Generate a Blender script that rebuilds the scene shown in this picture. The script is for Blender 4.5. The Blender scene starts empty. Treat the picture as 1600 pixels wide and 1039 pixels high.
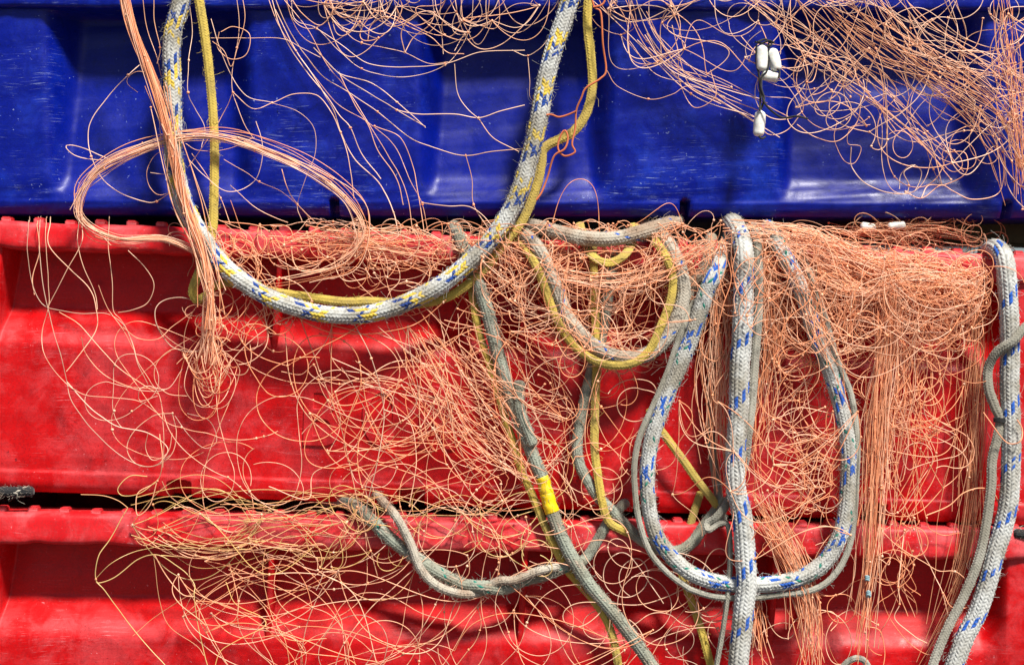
import bpy, bmesh, math, random
import numpy as np
from mathutils import Vector

random.seed(7)
rng = np.random.default_rng(11)
scene = bpy.context.scene
COL = scene.collection

# ------------------------------------------------------------------ camera
S = 0.0006            # metres per photograph pixel in the plane of the crate fronts (y = 0)
D = 1.6               # camera distance from that plane
cam_data = bpy.data.cameras.new("camera")
cam_data.sensor_width = 36.0
cam_data.lens = 36.0 * D / (1600 * S)
cam_data.clip_start = 0.05
cam_data.clip_end = 200
cam_data.dof.use_dof = True
cam_data.dof.focus_distance = D - 0.022
cam_data.dof.aperture_fstop = 3.6
cam = bpy.data.objects.new("camera", cam_data)
COL.objects.link(cam)
cam.location = (0, -D, 0)
cam.rotation_euler = (math.radians(90), 0, 0)
scene.camera = cam

# ------------------------------------------------------------------ light
SUN_EL, SUN_AZ = 53.0, 30.0      # azimuth measured from the camera side towards the right
world = bpy.data.worlds.new("World")
scene.world = world
world.use_nodes = True
wn = world.node_tree.nodes
bg = wn.get("Background") or wn.new("ShaderNodeBackground")
sky = wn.new("ShaderNodeTexSky")
sky.sky_type = 'NISHITA'
sky.sun_disc = False
sky.sun_elevation = math.radians(SUN_EL)
sky.sun_rotation = math.radians(180 - SUN_AZ)
sky.dust_density = 1.5
sky.air_density = 0.8
world.node_tree.links.new(sky.outputs[0], bg.inputs[0])
bg.inputs[1].default_value = 0.05
sun_data = bpy.data.lights.new("sun", 'SUN')
sun_data.energy = 4.5
sun_data.angle = math.radians(9)
sun_data.color = (1.0, 0.95, 0.87)
sun = bpy.data.objects.new("sun", sun_data)
COL.objects.link(sun)
e, a = math.radians(SUN_EL), math.radians(SUN_AZ)
to_sun = Vector((math.sin(a) * math.cos(e), -math.cos(a) * math.cos(e), math.sin(e)))
sun.rotation_euler = to_sun.to_track_quat('Z', 'Y').to_euler()
scene.view_settings.view_transform = 'Standard'
scene.view_settings.look = 'None'
scene.view_settings.gamma = 1.0
scene.view_settings.use_curve_mapping = False
scene.view_settings.exposure = 0.9
scene.render.film_transparent = False

# ------------------------------------------------------------------ helpers
def W(px, py, d=0.0):
    """photograph pixel + depth (in pixels, negative = towards the camera) -> world point(s)"""
    px, py, d = np.asarray(px, float), np.asarray(py, float), np.asarray(d, float)
    k = 1 + d * S / D
    return np.stack([(px - 800) * S * k, d * S + 0 * px, (519.5 - py) * S * k], -1)

def smooth(t):
    t = np.clip(t, 0, 1)
    return t * t * (3 - 2 * t)

def lerp(a, b, t):
    return a + (b - a) * t

def new_mesh(name, verts, faces, mat=None, parent=None, attrs=None, shade=True, uniform=4):
    """faces: (n,4) or (n,3) int array"""
    verts = np.asarray(verts, np.float32)
    faces = np.asarray(faces, np.int32)
    me = bpy.data.meshes.new(name)
    n, k = faces.shape
    me.vertices.add(len(verts))
    me.vertices.foreach_set("co", verts.ravel())
    me.loops.add(n * k)
    me.loops.foreach_set("vertex_index", faces.ravel())
    me.polygons.add(n)
    me.polygons.foreach_set("loop_start", np.arange(0, n * k, k, dtype=np.int32))
    me.polygons.foreach_set("loop_total", np.full(n, k, np.int32))
    me.polygons.foreach_set("use_smooth", np.full(n, shade, bool))
    me.update(calc_edges=True)
    if attrs:
        for an, (typ, data) in attrs.items():
            at = me.attributes.new(an, typ, 'POINT')
            key = {'FLOAT': 'value', 'FLOAT_COLOR': 'color', 'FLOAT_VECTOR': 'vector'}[typ]
            at.data.foreach_set(key, np.asarray(data, np.float32).ravel())
    if mat:
        me.materials.append(mat)
    o = bpy.data.objects.new(name, me)
    COL.objects.link(o)
    if parent:
        o.parent = parent
    return o

def thing(name, label, cat, loc=(0, 0, 0), group=None):
    o = bpy.data.objects.new(name, None)
    o.empty_display_size = 0.02
    COL.objects.link(o)
    o.location = loc
    o["label"] = label
    o["category"] = cat
    if group:
        o["group"] = group
    return o

def tag(o, label, cat, group=None):
    o["label"] = label
    o["category"] = cat
    if group:
        o["group"] = group
    return o

def grid_faces(nr, nc, close_c=False):
    r = np.arange(nr - 1)[:, None]
    c = np.arange(nc if close_c else nc - 1)[None, :]
    c1 = (c + 1) % nc
    f = np.stack([r * nc + c, r * nc + c1, (r + 1) * nc + c1, (r + 1) * nc + c], -1)
    return f.reshape(-1, 4)

def catmull(pts, per=14):
    p = np.asarray(pts, float)
    p = np.vstack([2 * p[0] - p[1], p, 2 * p[-1] - p[-2]])
    t = np.linspace(0, 1, per, endpoint=False)[:, None]
    out = []
    for i in range(1, len(p) - 2):
        a, b, c, d = p[i - 1], p[i], p[i + 1], p[i + 2]
        out.append(0.5 * (2 * b + (c - a) * t + (2 * a - 5 * b + 4 * c - d) * t ** 2 + (3 * b - a - 3 * c + d) * t ** 3))
    out.append(p[-2][None])
    return np.vstack(out)

def resample(p, step):
    seg = np.linalg.norm(np.diff(p, axis=0), axis=1)
    s = np.concatenate([[0], np.cumsum(seg)])
    n = max(3, int(round(s[-1] / step)) + 1)
    t = np.linspace(0, s[-1], n)
    return np.stack([np.interp(t, s, p[:, k]) for k in range(p.shape[1])], -1)

def frames(P, first=(0, -1, 0)):
    T = np.gradient(P, axis=0)
    T /= np.linalg.norm(T, axis=1)[:, None] + 1e-12
    N = np.zeros_like(P)
    n = np.array(first, float)
    for i in range(len(P)):
        n = n - T[i] * np.dot(n, T[i])
        n /= np.linalg.norm(n) + 1e-12
        N[i] = n
    return T, N, np.cross(T, N)

# ------------------------------------------------------------------ material helpers
class NT:
    def __init__(self, name):
        self.m = bpy.data.materials.new(name)
        self.m.use_nodes = True
        self.t = self.m.node_tree
        self.n = self.t.nodes
        self.b = self.n["Principled BSDF"]
        self.out = self.n["Material Output"]
        tc = self.n.new("ShaderNodeTexCoord")
        self.obj = tc.outputs["Object"]
    def link(self, a, b):
        self.t.links.new(a, b)
    def val(self, sock, v):
        if hasattr(v, "links") or isinstance(v, bpy.types.NodeSocket):
            self.link(v, sock)
        else:
            sock.default_value = v
    def mapping(self, scale, rot=(0, 0, 0), src=None):
        n = self.n.new("ShaderNodeMapping")
        n.inputs["Scale"].default_value = scale
        n.inputs["Rotation"].default_value = rot
        self.link(src or self.obj, n.inputs["Vector"])
        return n.outputs[0]
    def noise(self, scale, detail=3, rough=0.55, vec=None, dist=0.0):
        n = self.n.new("ShaderNodeTexNoise")
        n.inputs["Scale"].default_value = scale
        n.inputs["Detail"].default_value = detail
        n.inputs["Roughness"].default_value = rough
        n.inputs["Distortion"].default_value = dist
        self.link(vec or self.obj, n.inputs["Vector"])
        return n.outputs[0]
    def rng(self, v, lo, hi, a=0.0, b=1.0):
        n = self.n.new("ShaderNodeMapRange")
        n.interpolation_type = 'SMOOTHSTEP'
        self.link(v, n.inputs[0])
        n.inputs[1].default_value = lo
        n.inputs[2].default_value = hi
        n.inputs[3].default_value = a
        n.inputs[4].default_value = b
        return n.outputs[0]
    def math(self, op, a, b=0.0):
        n = self.n.new("ShaderNodeMath")
        n.operation = op
        self.val(n.inputs[0], a)
        self.val(n.inputs[1], b)
        return n.outputs[0]
    def mix(self, f, a, b):
        n = self.n.new("ShaderNodeMix")
        n.data_type = 'RGBA'
        self.val(n.inputs[0], f)
        self.val(n.inputs[6], a)
        self.val(n.inputs[7], b)
        return n.outputs[2]
    def attr(self, name, out="Fac"):
        n = self.n.new("ShaderNodeAttribute")
        n.attribute_name = name
        return n.outputs[out]
    def bump(self, h, strength, dist):
        n = self.n.new("ShaderNodeBump")
        n.inputs["Strength"].default_value = strength
        n.inputs["Distance"].default_value = dist
        self.link(h, n.inputs["Height"])
        self.link(n.outputs[0], self.b.inputs["Normal"])

def rgb(r, g, b):
    return (r, g, b, 1.0)

# crate plastic: base colour, faded colour, scratched colour
def plastic(name, base, faded, scratch, grime, fade=(0.5, 0.75), rough=(0.30, 0.55), scr_amt=1.0):
    k = NT(name)
    big = k.noise(7, 5, 0.6)
    mid = k.noise(38, 6, 0.65, dist=0.6)
    streak = k.noise(1, 4, 0.6, vec=k.mapping((9, 40, 130)))
    fine = k.noise(900, 2, 0.5)
    wear = k.attr("wear")
    f1 = k.math('MULTIPLY', k.rng(k.math('ADD', k.math('MULTIPLY', big, 0.5), k.math('MULTIPLY', mid, 0.5)), *fade), k.rng(streak, 0.3, 0.7, 0.45, 1.0))
    f1 = k.math('MULTIPLY', f1, k.rng(wear, 0.0, 1.0, 0.08, 1.0))
    c = k.mix(f1, base, faded)
    # scratches: two directions of hair-fine lines, only where the surface stands proud
    wn_ = k.n.new("ShaderNodeTexNoise")
    wn_.inputs["Scale"].default_value = 9.0
    k.link(k.obj, wn_.inputs["Vector"])
    wv = k.n.new("ShaderNodeVectorMath")
    wv.operation = 'MULTIPLY_ADD'
    k.link(wn_.outputs["Color"], wv.inputs[0])
    wv.inputs[1].default_value = (0.03, 0.0, 0.02)
    k.link(k.obj, wv.inputs[2])
    warp = wv.outputs[0]
    s1 = k.noise(1, 2, 0.5, vec=k.mapping((34, 34, 1500), rot=(0, 0.05, 0), src=warp))
    s2 = k.noise(1, 2, 0.5, vec=k.mapping((70, 70, 1900), rot=(0, -0.35, 0), src=warp))
    s3 = k.noise(1, 2, 0.5, vec=k.mapping((1300, 30, 40), rot=(0, 0.25, 0), src=warp))
    patch = k.math('MULTIPLY', k.rng(k.noise(13, 5, 0.7), 0.44, 0.66), k.rng(k.noise(90, 3, 0.6), 0.35, 0.6))
    sc = k.math('MAXIMUM', k.rng(s1, 0.60, 0.74), k.math('MULTIPLY', k.rng(s2, 0.64, 0.76), 0.8))
    sc = k.math('MAXIMUM', sc, k.math('MULTIPLY', k.rng(s3, 0.72, 0.80), 0.35))
    sc = k.math('MULTIPLY', k.math('MULTIPLY', sc, patch), k.math('MULTIPLY', wear, scr_amt * 0.75))
    c = k.mix(sc, c, scratch)
    # chipped pale specks and dark specks
    sp = k.math('MULTIPLY', k.rng(k.noise(300, 3, 0.7), 0.66, 0.72), k.rng(k.noise(22, 2, 0.5), 0.46, 0.60))
    c = k.mix(k.math('MULTIPLY', sp, 0.7), c, scratch)
    dk = k.math('MULTIPLY', k.rng(k.noise(330, 3, 0.6, dist=0.4), 0.64, 0.70), k.rng(k.noise(30, 3, 0.6), 0.44, 0.60))
    c = k.mix(k.math('MULTIPLY', dk, 0.8), c, grime)
    gr = k.math('MULTIPLY', k.rng(k.noise(60, 6, 0.78, dist=1.0), 0.50, 0.72), 0.46)
    vst = k.noise(1, 4, 0.65, vec=k.mapping((60, 60, 7)))
    gr = k.math('MAXIMUM', gr, k.math('MULTIPLY', k.math('MULTIPLY', k.rng(vst, 0.50, 0.72), k.rng(big, 0.40, 0.62)), 0.22))
    gn = k.rng(k.noise(520, 3, 0.7), 0.42, 0.66, 0.0, 0.30)
    gr = k.math('MAXIMUM', gr, gn)
    c = k.mix(gr, c, grime)
    k.link(c, k.b.inputs["Base Color"])
    rg = k.math('ADD', k.rng(mid, 0.35, 0.7, rough[0], rough[1]), k.math('MULTIPLY', sc, 0.2))
    k.link(rg, k.b.inputs["Roughness"])
    k.b.inputs["Specular IOR Level"].default_value = 0.26
    h = k.math('ADD', k.math('MULTIPLY', fine, 0.25), k.math('ADD', k.math('MULTIPLY', mid, 1.0), k.math('MULTIPLY', sc, -0.6)))
    k.bump(h, 0.22, 0.0012)
    return k.m

M_BLUE = plastic("blue_plastic", rgb(0.0, 0.006, 0.205), rgb(0.002, 0.034, 0.46), rgb(0.34, 0.42, 0.68), rgb(0.0, 0.003, 0.035),
                 fade=(0.45, 0.72), rough=(0.32, 0.52))
M_RED = plastic("red_plastic", rgb(0.47, 0.0015, 0.003), rgb(0.54, 0.045, 0.052), rgb(0.72, 0.30, 0.32), rgb(0.10, 0.004, 0.008),
                fade=(0.46, 0.60), rough=(0.36, 0.60), scr_amt=1.0)
M_RED_FADED = plastic("sun_bleached_red_plastic", rgb(0.53, 0.007, 0.011), rgb(0.60, 0.10, 0.11), rgb(0.80, 0.42, 0.44), rgb(0.16, 0.02, 0.02),
                fade=(0.40, 0.60), rough=(0.36, 0.60), scr_amt=0.8)

def fabric(name, base, dirt, amount=0.6, rough=0.85, weave=700, tintattr=False):
    k = NT(name)
    d = k.rng(k.math('ADD', k.math('MULTIPLY', k.noise(45, 5, 0.65), 0.5), k.math('MULTIPLY', k.noise(11, 3, 0.6), 0.5)), 0.40, 0.62, 0.0, amount)
    fib = k.noise(1900, 3, 0.6)
    c = k.mix(d, base, dirt)
    c = k.mix(k.rng(fib, 0.35, 0.65, 0.0, 0.22), c, dirt)
    k.link(c, k.b.inputs["Base Color"])
    k.b.inputs["Roughness"].default_value = rough
    k.b.inputs["Specular IOR Level"].default_value = 0.25
    k.b.inputs["Sheen Weight"].default_value = 0.15
    k.bump(fib, 0.35, 0.0005)
    return k.m

M_WHITE = fabric("white_rope_yarn", rgb(0.49, 0.505, 0.49), rgb(0.215, 0.19, 0.14), 0.85)
M_CREAM = fabric("cream_rope_yarn", rgb(0.40, 0.37, 0.305), rgb(0.24, 0.165, 0.11), 0.9)
M_GREYGREEN = fabric("grey_green_rope_yarn", rgb(0.27, 0.30, 0.245), rgb(0.17, 0.145, 0.10), 0.8)
M_BLUEYARN = fabric("blue_marker_yarn", rgb(0.015, 0.10, 0.46), rgb(0.02, 0.05, 0.20), 0.6)
M_NAVYYARN = fabric("navy_marker_yarn", rgb(0.008, 0.05, 0.27), rgb(0.02, 0.03, 0.10), 0.6)
M_YELLOWYARN = fabric("yellow_marker_yarn", rgb(0.66, 0.47, 0.05), rgb(0.34, 0.26, 0.08), 0.6)
M_GREENYARN = fabric("green_marker_yarn", rgb(0.01, 0.22, 0.16), rgb(0.03, 0.10, 0.08), 0.6)
M_YELLOW = fabric("yellow_cord_yarn", rgb(0.50, 0.37, 0.065), rgb(0.28, 0.205, 0.065), 0.7)
M_GREYCORD = fabric("grey_cord_yarn", rgb(0.33, 0.32, 0.27), rgb(0.18, 0.165, 0.125), 0.7)
M_BLACK = fabric("black_twine", rgb(0.012, 0.012, 0.014), rgb(0.03, 0.03, 0.03), 0.5)
M_ORANGETWINE = fabric("orange_twine_yarn", rgb(0.52, 0.12, 0.03), rgb(0.34, 0.09, 0.04), 0.5, rough=0.6)

def tape_mat():
    k = NT("yellow_tape")
    c = k.mix(k.rng(k.noise(120, 5, 0.7), 0.45, 0.75, 0, 0.7), rgb(0.80, 0.55, 0.005), rgb(0.50, 0.30, 0.03))
    k.link(c, k.b.inputs["Base Color"])
    k.b.inputs["Roughness"].default_value = 0.42
    k.bump(k.noise(260, 4, 0.6), 0.5, 0.0008)
    return k.m
M_TAPE = tape_mat()

def float_mat():
    k = NT("white_float_foam")
    c = k.mix(k.rng(k.noise(160, 5, 0.7), 0.46, 0.78, 0, 0.6), rgb(0.70, 0.70, 0.65), rgb(0.42, 0.33, 0.24))
    k.link(c, k.b.inputs["Base Color"])
    k.b.inputs["Roughness"].default_value = 0.5
    k.b.inputs["Subsurface Weight"].default_value = 0.15
    k.b.inputs["Subsurface Scale"].default_value = 0.004
    k.bump(k.noise(420, 4, 0.6), 0.25, 0.0006)
    return k.m
M_FLOAT = float_mat()

def nylon():
    k = NT("nylon_monofilament")
    tint = k.attr("tint", "Color")
    k.link(tint, k.b.inputs["Base Color"])
    k.b.inputs["Roughness"].default_value = 0.34
    k.b.inputs["Specular IOR Level"].default_value = 0.55
    tr = k.n.new("ShaderNodeBsdfTranslucent")
    k.link(tint, tr.inputs["Color"])
    mx = k.n.new("ShaderNodeMixShader")
    mx.inputs[0].default_value = 0.10
    k.link(k.b.outputs[0], mx.inputs[1])
    k.link(tr.outputs[0], mx.inputs[2])
    k.link(mx.outputs[0], k.out.inputs["Surface"])
    return k.m
M_NYLON = nylon()

def simple(name, base, dark, scale=60, rough=0.7):
    k = NT(name)
    k.link(k.mix(k.rng(k.noise(scale, 6, 0.65), 0.35, 0.7), base, dark), k.b.inputs["Base Color"])
    k.b.inputs["Roughness"].default_value = rough
    k.bump(k.noise(scale * 4, 4, 0.6), 0.4, 0.002)
    return k.m
M_BACKDROP = simple("dark_green_backdrop", rgb(0.060, 0.075, 0.028), rgb(0.024, 0.030, 0.014))  # for the added block that stands in for the dark green background
M_QUAY = simple("quay_concrete", rgb(0.07, 0.068, 0.065), rgb(0.045, 0.043, 0.04), 6, 0.9)
M_LETTER = plastic("worn_red_plastic", rgb(0.47, 0.003, 0.005), rgb(0.55, 0.06, 0.07), rgb(0.66, 0.2, 0.2), rgb(0.12, 0.006, 0.01), fade=(0.36, 0.66))

# ------------------------------------------------------------------ ground (just below the frame, carries the stack)
Z0 = (519.5 - 1238) * S
g = new_mesh("ground", [(-6, -6, Z0), (6, -6, Z0), (6, 6, Z0), (-6, 6, Z0)], [[0, 1, 2, 3]], M_QUAY)
g["kind"] = "structure"

# ------------------------------------------------------------------ crates
X0, X1 = -190.0, 1790.0        # crate ends (beyond the frame on both sides), photograph pixels
CD = 1000.0                    # crate depth, pixels

def wob(x, amp, seed):
    r = np.random.default_rng(seed)
    y = 0
    for f in (0.004, 0.009, 0.021):
        y = y + r.normal() * amp * np.sin(x * f * 6.28 + r.uniform(0, 6.28)) / (1 + f * 60)
    return y

def box_faces():
    return np.array([[0, 1, 2, 3], [7, 6, 5, 4], [0, 4, 5, 1], [1, 5, 6, 2], [2, 6, 7, 3], [3, 7, 4, 0]])

root_wall = {}
def crate(label, x_c, base_py, roll_deg, height, rim_h, depth_fn, mat, rim_mat, seed, xs, vs, group, nubs=False, rim_front=-8.0):
    """depth_fn(x, v) in local pixels: x as in the photograph, v measured down from the crate's top"""
    root = thing("fish_crate", label, "crate", tuple(W(x_c, base_py, CD / 2)), group)
    # base is placed in the front plane's own scale: keep x/z unscaled
    root.location = ((x_c - 800) * S, 0, (519.5 - base_py) * S)
    root.rotation_euler = (0, math.radians(roll_deg), 0)
    def L(x, v, d):
        return np.stack([(np.asarray(x, float) - x_c) * S, np.asarray(d, float) * S, (height - np.asarray(v, float)) * S], -1)
    X, V = np.meshgrid(xs, vs)
    d, wear = depth_fn(X, V)
    d = d + wob(X, 1.0, seed) * 0.8 + wob(V * 3 + X * 0.3, 0.8, seed + 5) * 0.5
    # corner rounding at both ends
    endd = 60 * (1 - np.sqrt(np.clip(1 - (np.clip(np.maximum(X0 + 60 - X, X - (X1 - 60)), 0, 60) / 60) ** 2, 0, 1)))
    d = d + endd
    # turn the bottom edge under
    ext = np.array([[d[-1] + 30], [d[-1] + 120]]).reshape(2, -1)
    Xf = np.vstack([X, X[-1:], X[-1:]])
    Vf = np.vstack([V, V[-1:] + 2, V[-1:] + 2])
    Df = np.vstack([d, ext])
    Wf = np.vstack([wear, wear[-1:], wear[-1:]])
    nr, nc = Xf.shape
    w = new_mesh("front_wall", L(Xf, Vf, Df).reshape(-1, 3), grid_faces(nr, nc)[:, ::-1], mat, root, {"wear": ('FLOAT', Wf.ravel())})
    # other walls and floor, simple thick panels
    def panel(name, x0, x1, v0, v1, d0, d1):
        p = L([x0, x1, x1, x0, x0, x1, x1, x0], [v0, v0, v1, v1, v0, v0, v1, v1], [d0, d0, d0, d0, d1, d1, d1, d1])
        return new_mesh(name, p, box_faces(), mat, root, {"wear": ('FLOAT', np.full(8, 0.4))}, shade=False)
    panel("inner_wall", X0 + 70, X1 - 70, rim_h + 4, height - 12, 88, 94)
    panel("side_wall", X0, X0 + 12, 3, height, 62, CD - 14)
    panel("side_wall", X1 - 12, X1, 3, height, 62, CD - 14)
    panel("back_wall", X0, X1, 1, height, CD - 12, CD)
    panel("floor", X0 + 14, X1 - 14, height - 8, height - 1, 90, CD - 14)
    # rim: rounded lip swept along the front and returned along the sides
    prof = []
    f = rim_front
    for (dd, vv) in ((86, 2), (60, 0.5), (30, 0), (f + 14, 0), (f + 7, 1.2), (f + 2.5, 4.5), (f + 0.6, 9), (f, 14), (f - 0.8, rim_h * 0.5), (f - 1.4, rim_h - 13),
                     (f - 1.0, rim_h - 7), (f + 0.8, rim_h - 3), (f + 4, rim_h - 0.8), (f + 10, rim_h), (30, rim_h), (70, rim_h), (92, rim_h)):
        prof.append((dd, vv))
    prof = np.array(prof, float)
    rx = np.arange(X0 - 10, X1 + 11, 7.0)
    r = np.random.default_rng(seed)
    RX, _ = np.meshgrid(rx, prof[:, 0])
    RD = prof[:, 0][:, None] + wob(rx, 1.2, seed + 1)[None] + 0 * RX
    lower = (prof[:, 1] > rim_h * 0.6)[:, None]
    nick = np.convolve(r.normal(size=len(rx)), np.ones(3) / 3, 'same') * 0.8
    RV = prof[:, 1][:, None] + np.where(lower, wob(rx, 1.0, seed + 2) + nick, wob(rx, 0.8, seed + 3) + np.roll(nick, 9) * 0.6)
    RD = RD + 60 * (1 - np.sqrt(np.clip(1 - (np.clip(np.maximum(X0 + 50 - RX, RX - (X1 - 50)), 0, 60) / 60.0) ** 2, 0, 1))) * (prof[:, 0] < 60)[:, None]
    rim_o = new_mesh("rim", L(RX, RV, RD).reshape(-1, 3), grid_faces(*RX.shape)[:, ::-1], rim_mat, root, {"wear": ('FLOAT', np.ones(RX.size))})
    if nubs:
        me = None
        for i, x in enumerate(np.arange(-100, 1700, 48.0)):
            if me is None:
                bm = bmesh.new()
                bmesh.ops.create_cube(bm, size=1.0)
                bmesh.ops.scale(bm, vec=(15 * S, 24 * S, 13 * S), verts=bm.verts)
                bmesh.ops.bevel(bm, geom=bm.edges[:], offset=1.8 * S, segments=2, affect='EDGES')
                me = bpy.data.meshes.new("rim_nub")
                bm.to_mesh(me)
                bm.free()
                me.materials.append(rim_mat)
                at = me.attributes.new("wear", 'FLOAT', 'POINT')
                at.data.foreach_set("value", np.ones(len(me.vertices), np.float32))
            o = bpy.data.objects.new("rim_nub", me)
            COL.objects.link(o)
            o.parent = rim_o
            o.location = tuple(L(x + r.normal() * 1.5, -0.5 + r.normal() * 0.8 + wob(np.array([x]), 0.8, seed + 3)[0], rim_front + 22))
    root_wall[root.name] = w
    return root, L

# --- blue crate
def uniq(*arrs):
    return np.unique(np.round(np.concatenate(arrs), 2))

BLUE_H = 460.0      # top is 122 px above the frame
BLUE_BASE = 337.0
btop = BLUE_BASE - BLUE_H
SLOTS_B = (520.0, 1072.0, 1579.0)
def blue_depth(X, V):
    P = V + btop            # photograph row
    t = np.clip((P - 18) / 290, 0, 1)
    dep = lerp(72, 18, t ** 1.1)
    side = lerp(58, 30, t)
    m = np.zeros_like(X)
    for (a, b) in ((-470, -165), (62, 398), (645, 962), (1204, 1545), (1760, 2000)):
        aa = a + 6 * t
        m = np.maximum(m, np.minimum(smooth((X - aa) / side), smooth((b - X) / (side * 1.15))))
    top = smooth((P - 12) / 10)
    d = dep * m * np.where(P < 12, 0, top)
    d = d * (1 - smooth((P - 272) / 46)) + 3 * smooth((P - 272) / 46) + 0.05 * np.clip(P - 12, 0, 330)
    d = d - 0.9 * np.exp(-((P - 316) / 3.5) ** 2)
    lip = np.clip((P - 316) / 21, 0, 1)
    d = d + 12 * lip ** 2.2
    wear = np.clip(1 - m * 1.25, 0, 1) * (0.55 + 0.45 * smooth((P - 30) / 120))
    wear = np.maximum(wear, 0.10 + 0.55 * np.exp(-((P - 322) / 9) ** 2))
    for s in SLOTS_B:
        r = np.where(P < 317, np.hypot(X - s, P - 317), np.abs(X - s))
        d = d + 46 * (r < 8.0) + 2.0 * np.exp(-((r - 8) / 3.0) ** 2)
    return d, wear

bxs = uniq(np.arange(X0, X1 + 1, 6.0), *[np.arange(s - 16, s + 16.1, 1.6) for s in SLOTS_B])
bvs = uniq(np.arange(0, BLUE_H - 44, 6.0), np.arange(BLUE_H - 44, BLUE_H + 0.1, 1.7))
crate_blue, _ = crate("blue plastic fish crate on top of the stack, scratched ribbed side", 800, BLUE_BASE, 0.2, BLUE_H, 140.0, blue_depth,
                      M_BLUE, M_BLUE, 21, bxs, bvs, None, rim_front=-12)

# --- red crates
RED_H = 425.0
def red_depth(rim_h, slots, ribs_x=()):
    def fn(X, V):
        u = V - rim_h
        sl = np.clip((u - 90) / 58, 0, 1)
        prof = 68 - 4 * smooth(u / 90) - 58 * (sl - 0.16 * np.maximum(0, sl - 0.55) ** 2 / 0.2) + 0.015 * np.clip(u - 154, 0, 400)
        left = -10 - 0.12 * np.clip(u, 0, 130)
        m = np.minimum(smooth((X - left) / 13), smooth((1572 - X) / 40))
        # beyond the pillars the next recess begins
        m = np.maximum(m, np.maximum(smooth((-62 - X) / 14), smooth((X - 1640) / 14)))
        d = 7 + (prof - 7) * m
        d = d - 6 * (1 - m) * (1 - smooth((u - 120) / 70))
        d = d - 2.5 * smooth((V - (RED_H - 38)) / 6) * 1.0
        lip = np.clip((V - (RED_H - 22)) / 22, 0, 1)
        d = d + 14 * lip ** 2.4
        wear = 0.75 - 0.5 * smooth((d - 12) / 30)
        wear = np.maximum(wear, 0.9 * np.exp(-((u - 140) / 30) ** 2) * m)
        for (s, w) in slots:
            inside = (np.abs(X - s) < w) & (V > RED_H - 24 - 4 * np.cos((X - s) / w * 1.5))
            d = d + 50 * inside
        return d, wear
    return fn
SLOTS_R = ((275, 19), (640, 21), (1010, 20), (1370, 20))
rxs = uniq(np.arange(X0, X1 + 1, 6.0), np.arange(-80, 30, 2.0), np.arange(1530, 1660, 3.0), *[np.arange(s - 26, s + 26.1, 2.0) for s, w in SLOTS_R])
rvs = uniq(np.arange(0, RED_H - 50, 5.0), np.arange(RED_H - 50, RED_H + 0.1, 1.8))

def add_ribs(root, L, rim_h, xs):
    for x in xs:
        us = np.linspace(-2, 158, 17)
        front = lerp(5.0, 11.0, smooth(us / 158.0)) + 6 * (us / 158.0) ** 2
        V, F = [], []
        hw = 4.6
        for u, f in zip(us, front):
            xx = x - 0.045 * u
            for (dx, dd) in ((-hw, 76), (-hw, f + 3), (-hw * 0.6, f + 0.6), (hw * 0.6, f + 0.6), (hw, f + 3), (hw, 76)):
                V.append((xx + dx, rim_h + u, dd))
        V = np.array(V)
        new_mesh("rib", L(V[:, 0], V[:, 1], V[:, 2]), grid_faces(len(us), 6)[:, ::-1], M_RED, root_wall[root.name], {"wear": ('FLOAT', np.full(len(V), 0.6))})

mid_base = 372 + RED_H
crate_mid, Lm = crate("red plastic fish crate in the middle of the stack, raised letters on its side", 800, mid_base, 1.9, RED_H, 43.0,
                      red_depth(43.0, SLOTS_R), M_RED, M_RED_FADED, 33, rxs, rvs, None, nubs=True)
add_ribs(crate_mid, Lm, 43.0, (424, 812, 1205))
low_base = 812 + RED_H
crate_low, Ll = crate("red plastic fish crate at the bottom of the stack, sun bleached rim", 800, low_base, 0.95, RED_H, 50.0,
                      red_depth(50.0, ()), M_RED, M_RED_FADED, 57, rxs, rvs, None, nubs=True)
add_ribs(crate_low, Ll, 50.0, (418, 815, 1208))

# raised letters moulded into the middle crate: real outlines, extruded
def letter(ch, x, v, h, parent, L):
    cu = bpy.data.curves.new("letter", 'FONT')
    cu.body = ch
    cu.size = 1.0
    cu.extrude = 0.03
    cu.offset = 0.004
    cu.bevel_depth = 0.012
    cu.bevel_resolution = 1
    tmp = bpy.data.objects.new("tmp", cu)
    COL.objects.link(tmp)
    bpy.context.view_layer.update()
    dg = bpy.context.evaluated_depsgraph_get()
    me = bpy.data.meshes.new_from_object(tmp.evaluated_get(dg))
    bpy.data.objects.remove(tmp)
    co = np.empty(len(me.vertices) * 3, np.float32)
    me.vertices.foreach_get("co", co)
    co = co.reshape(-1, 3)
    mn, mx = co.min(0), co.max(0)
    out = np.empty_like(co)
    out[:, 0] = (co[:, 0] - mn[0]) / (mx[0] - mn[0]) * h * 0.58 * S
    out[:, 2] = (co[:, 1] - mn[1]) / (mx[1] - mn[1]) * h * S
    out[:, 1] = -(co[:, 2] - mn[2]) / (mx[2] - mn[2]) * 5.0 * S
    me.vertices.foreach_set("co", out.ravel())
    me.update()
    me.materials.clear()
    me.materials.append(M_LETTER)
    at = me.attributes.new("wear", 'FLOAT', 'POINT')
    at.data.foreach_set("value", np.full(len(me.vertices), 0.7, np.float32))
    me.name = "letter"
    o = bpy.data.objects.new("letter", me)
    COL.objects.link(o)
    o.parent = root_wall[parent.name]
    o.location = tuple(L(x, v, 18.5))
    o["label"] = "raised moulded letter " + ch
for ch, x, py in (("B", 468, 697), ("O", 560, 697), ("R", 650, 702)):
    # photograph row -> local row of the rolled crate
    v = py - 372 - math.tan(math.radians(1.9)) * (x - 800)
    letter(ch, x, v, 100, crate_mid, Lm)

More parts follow.
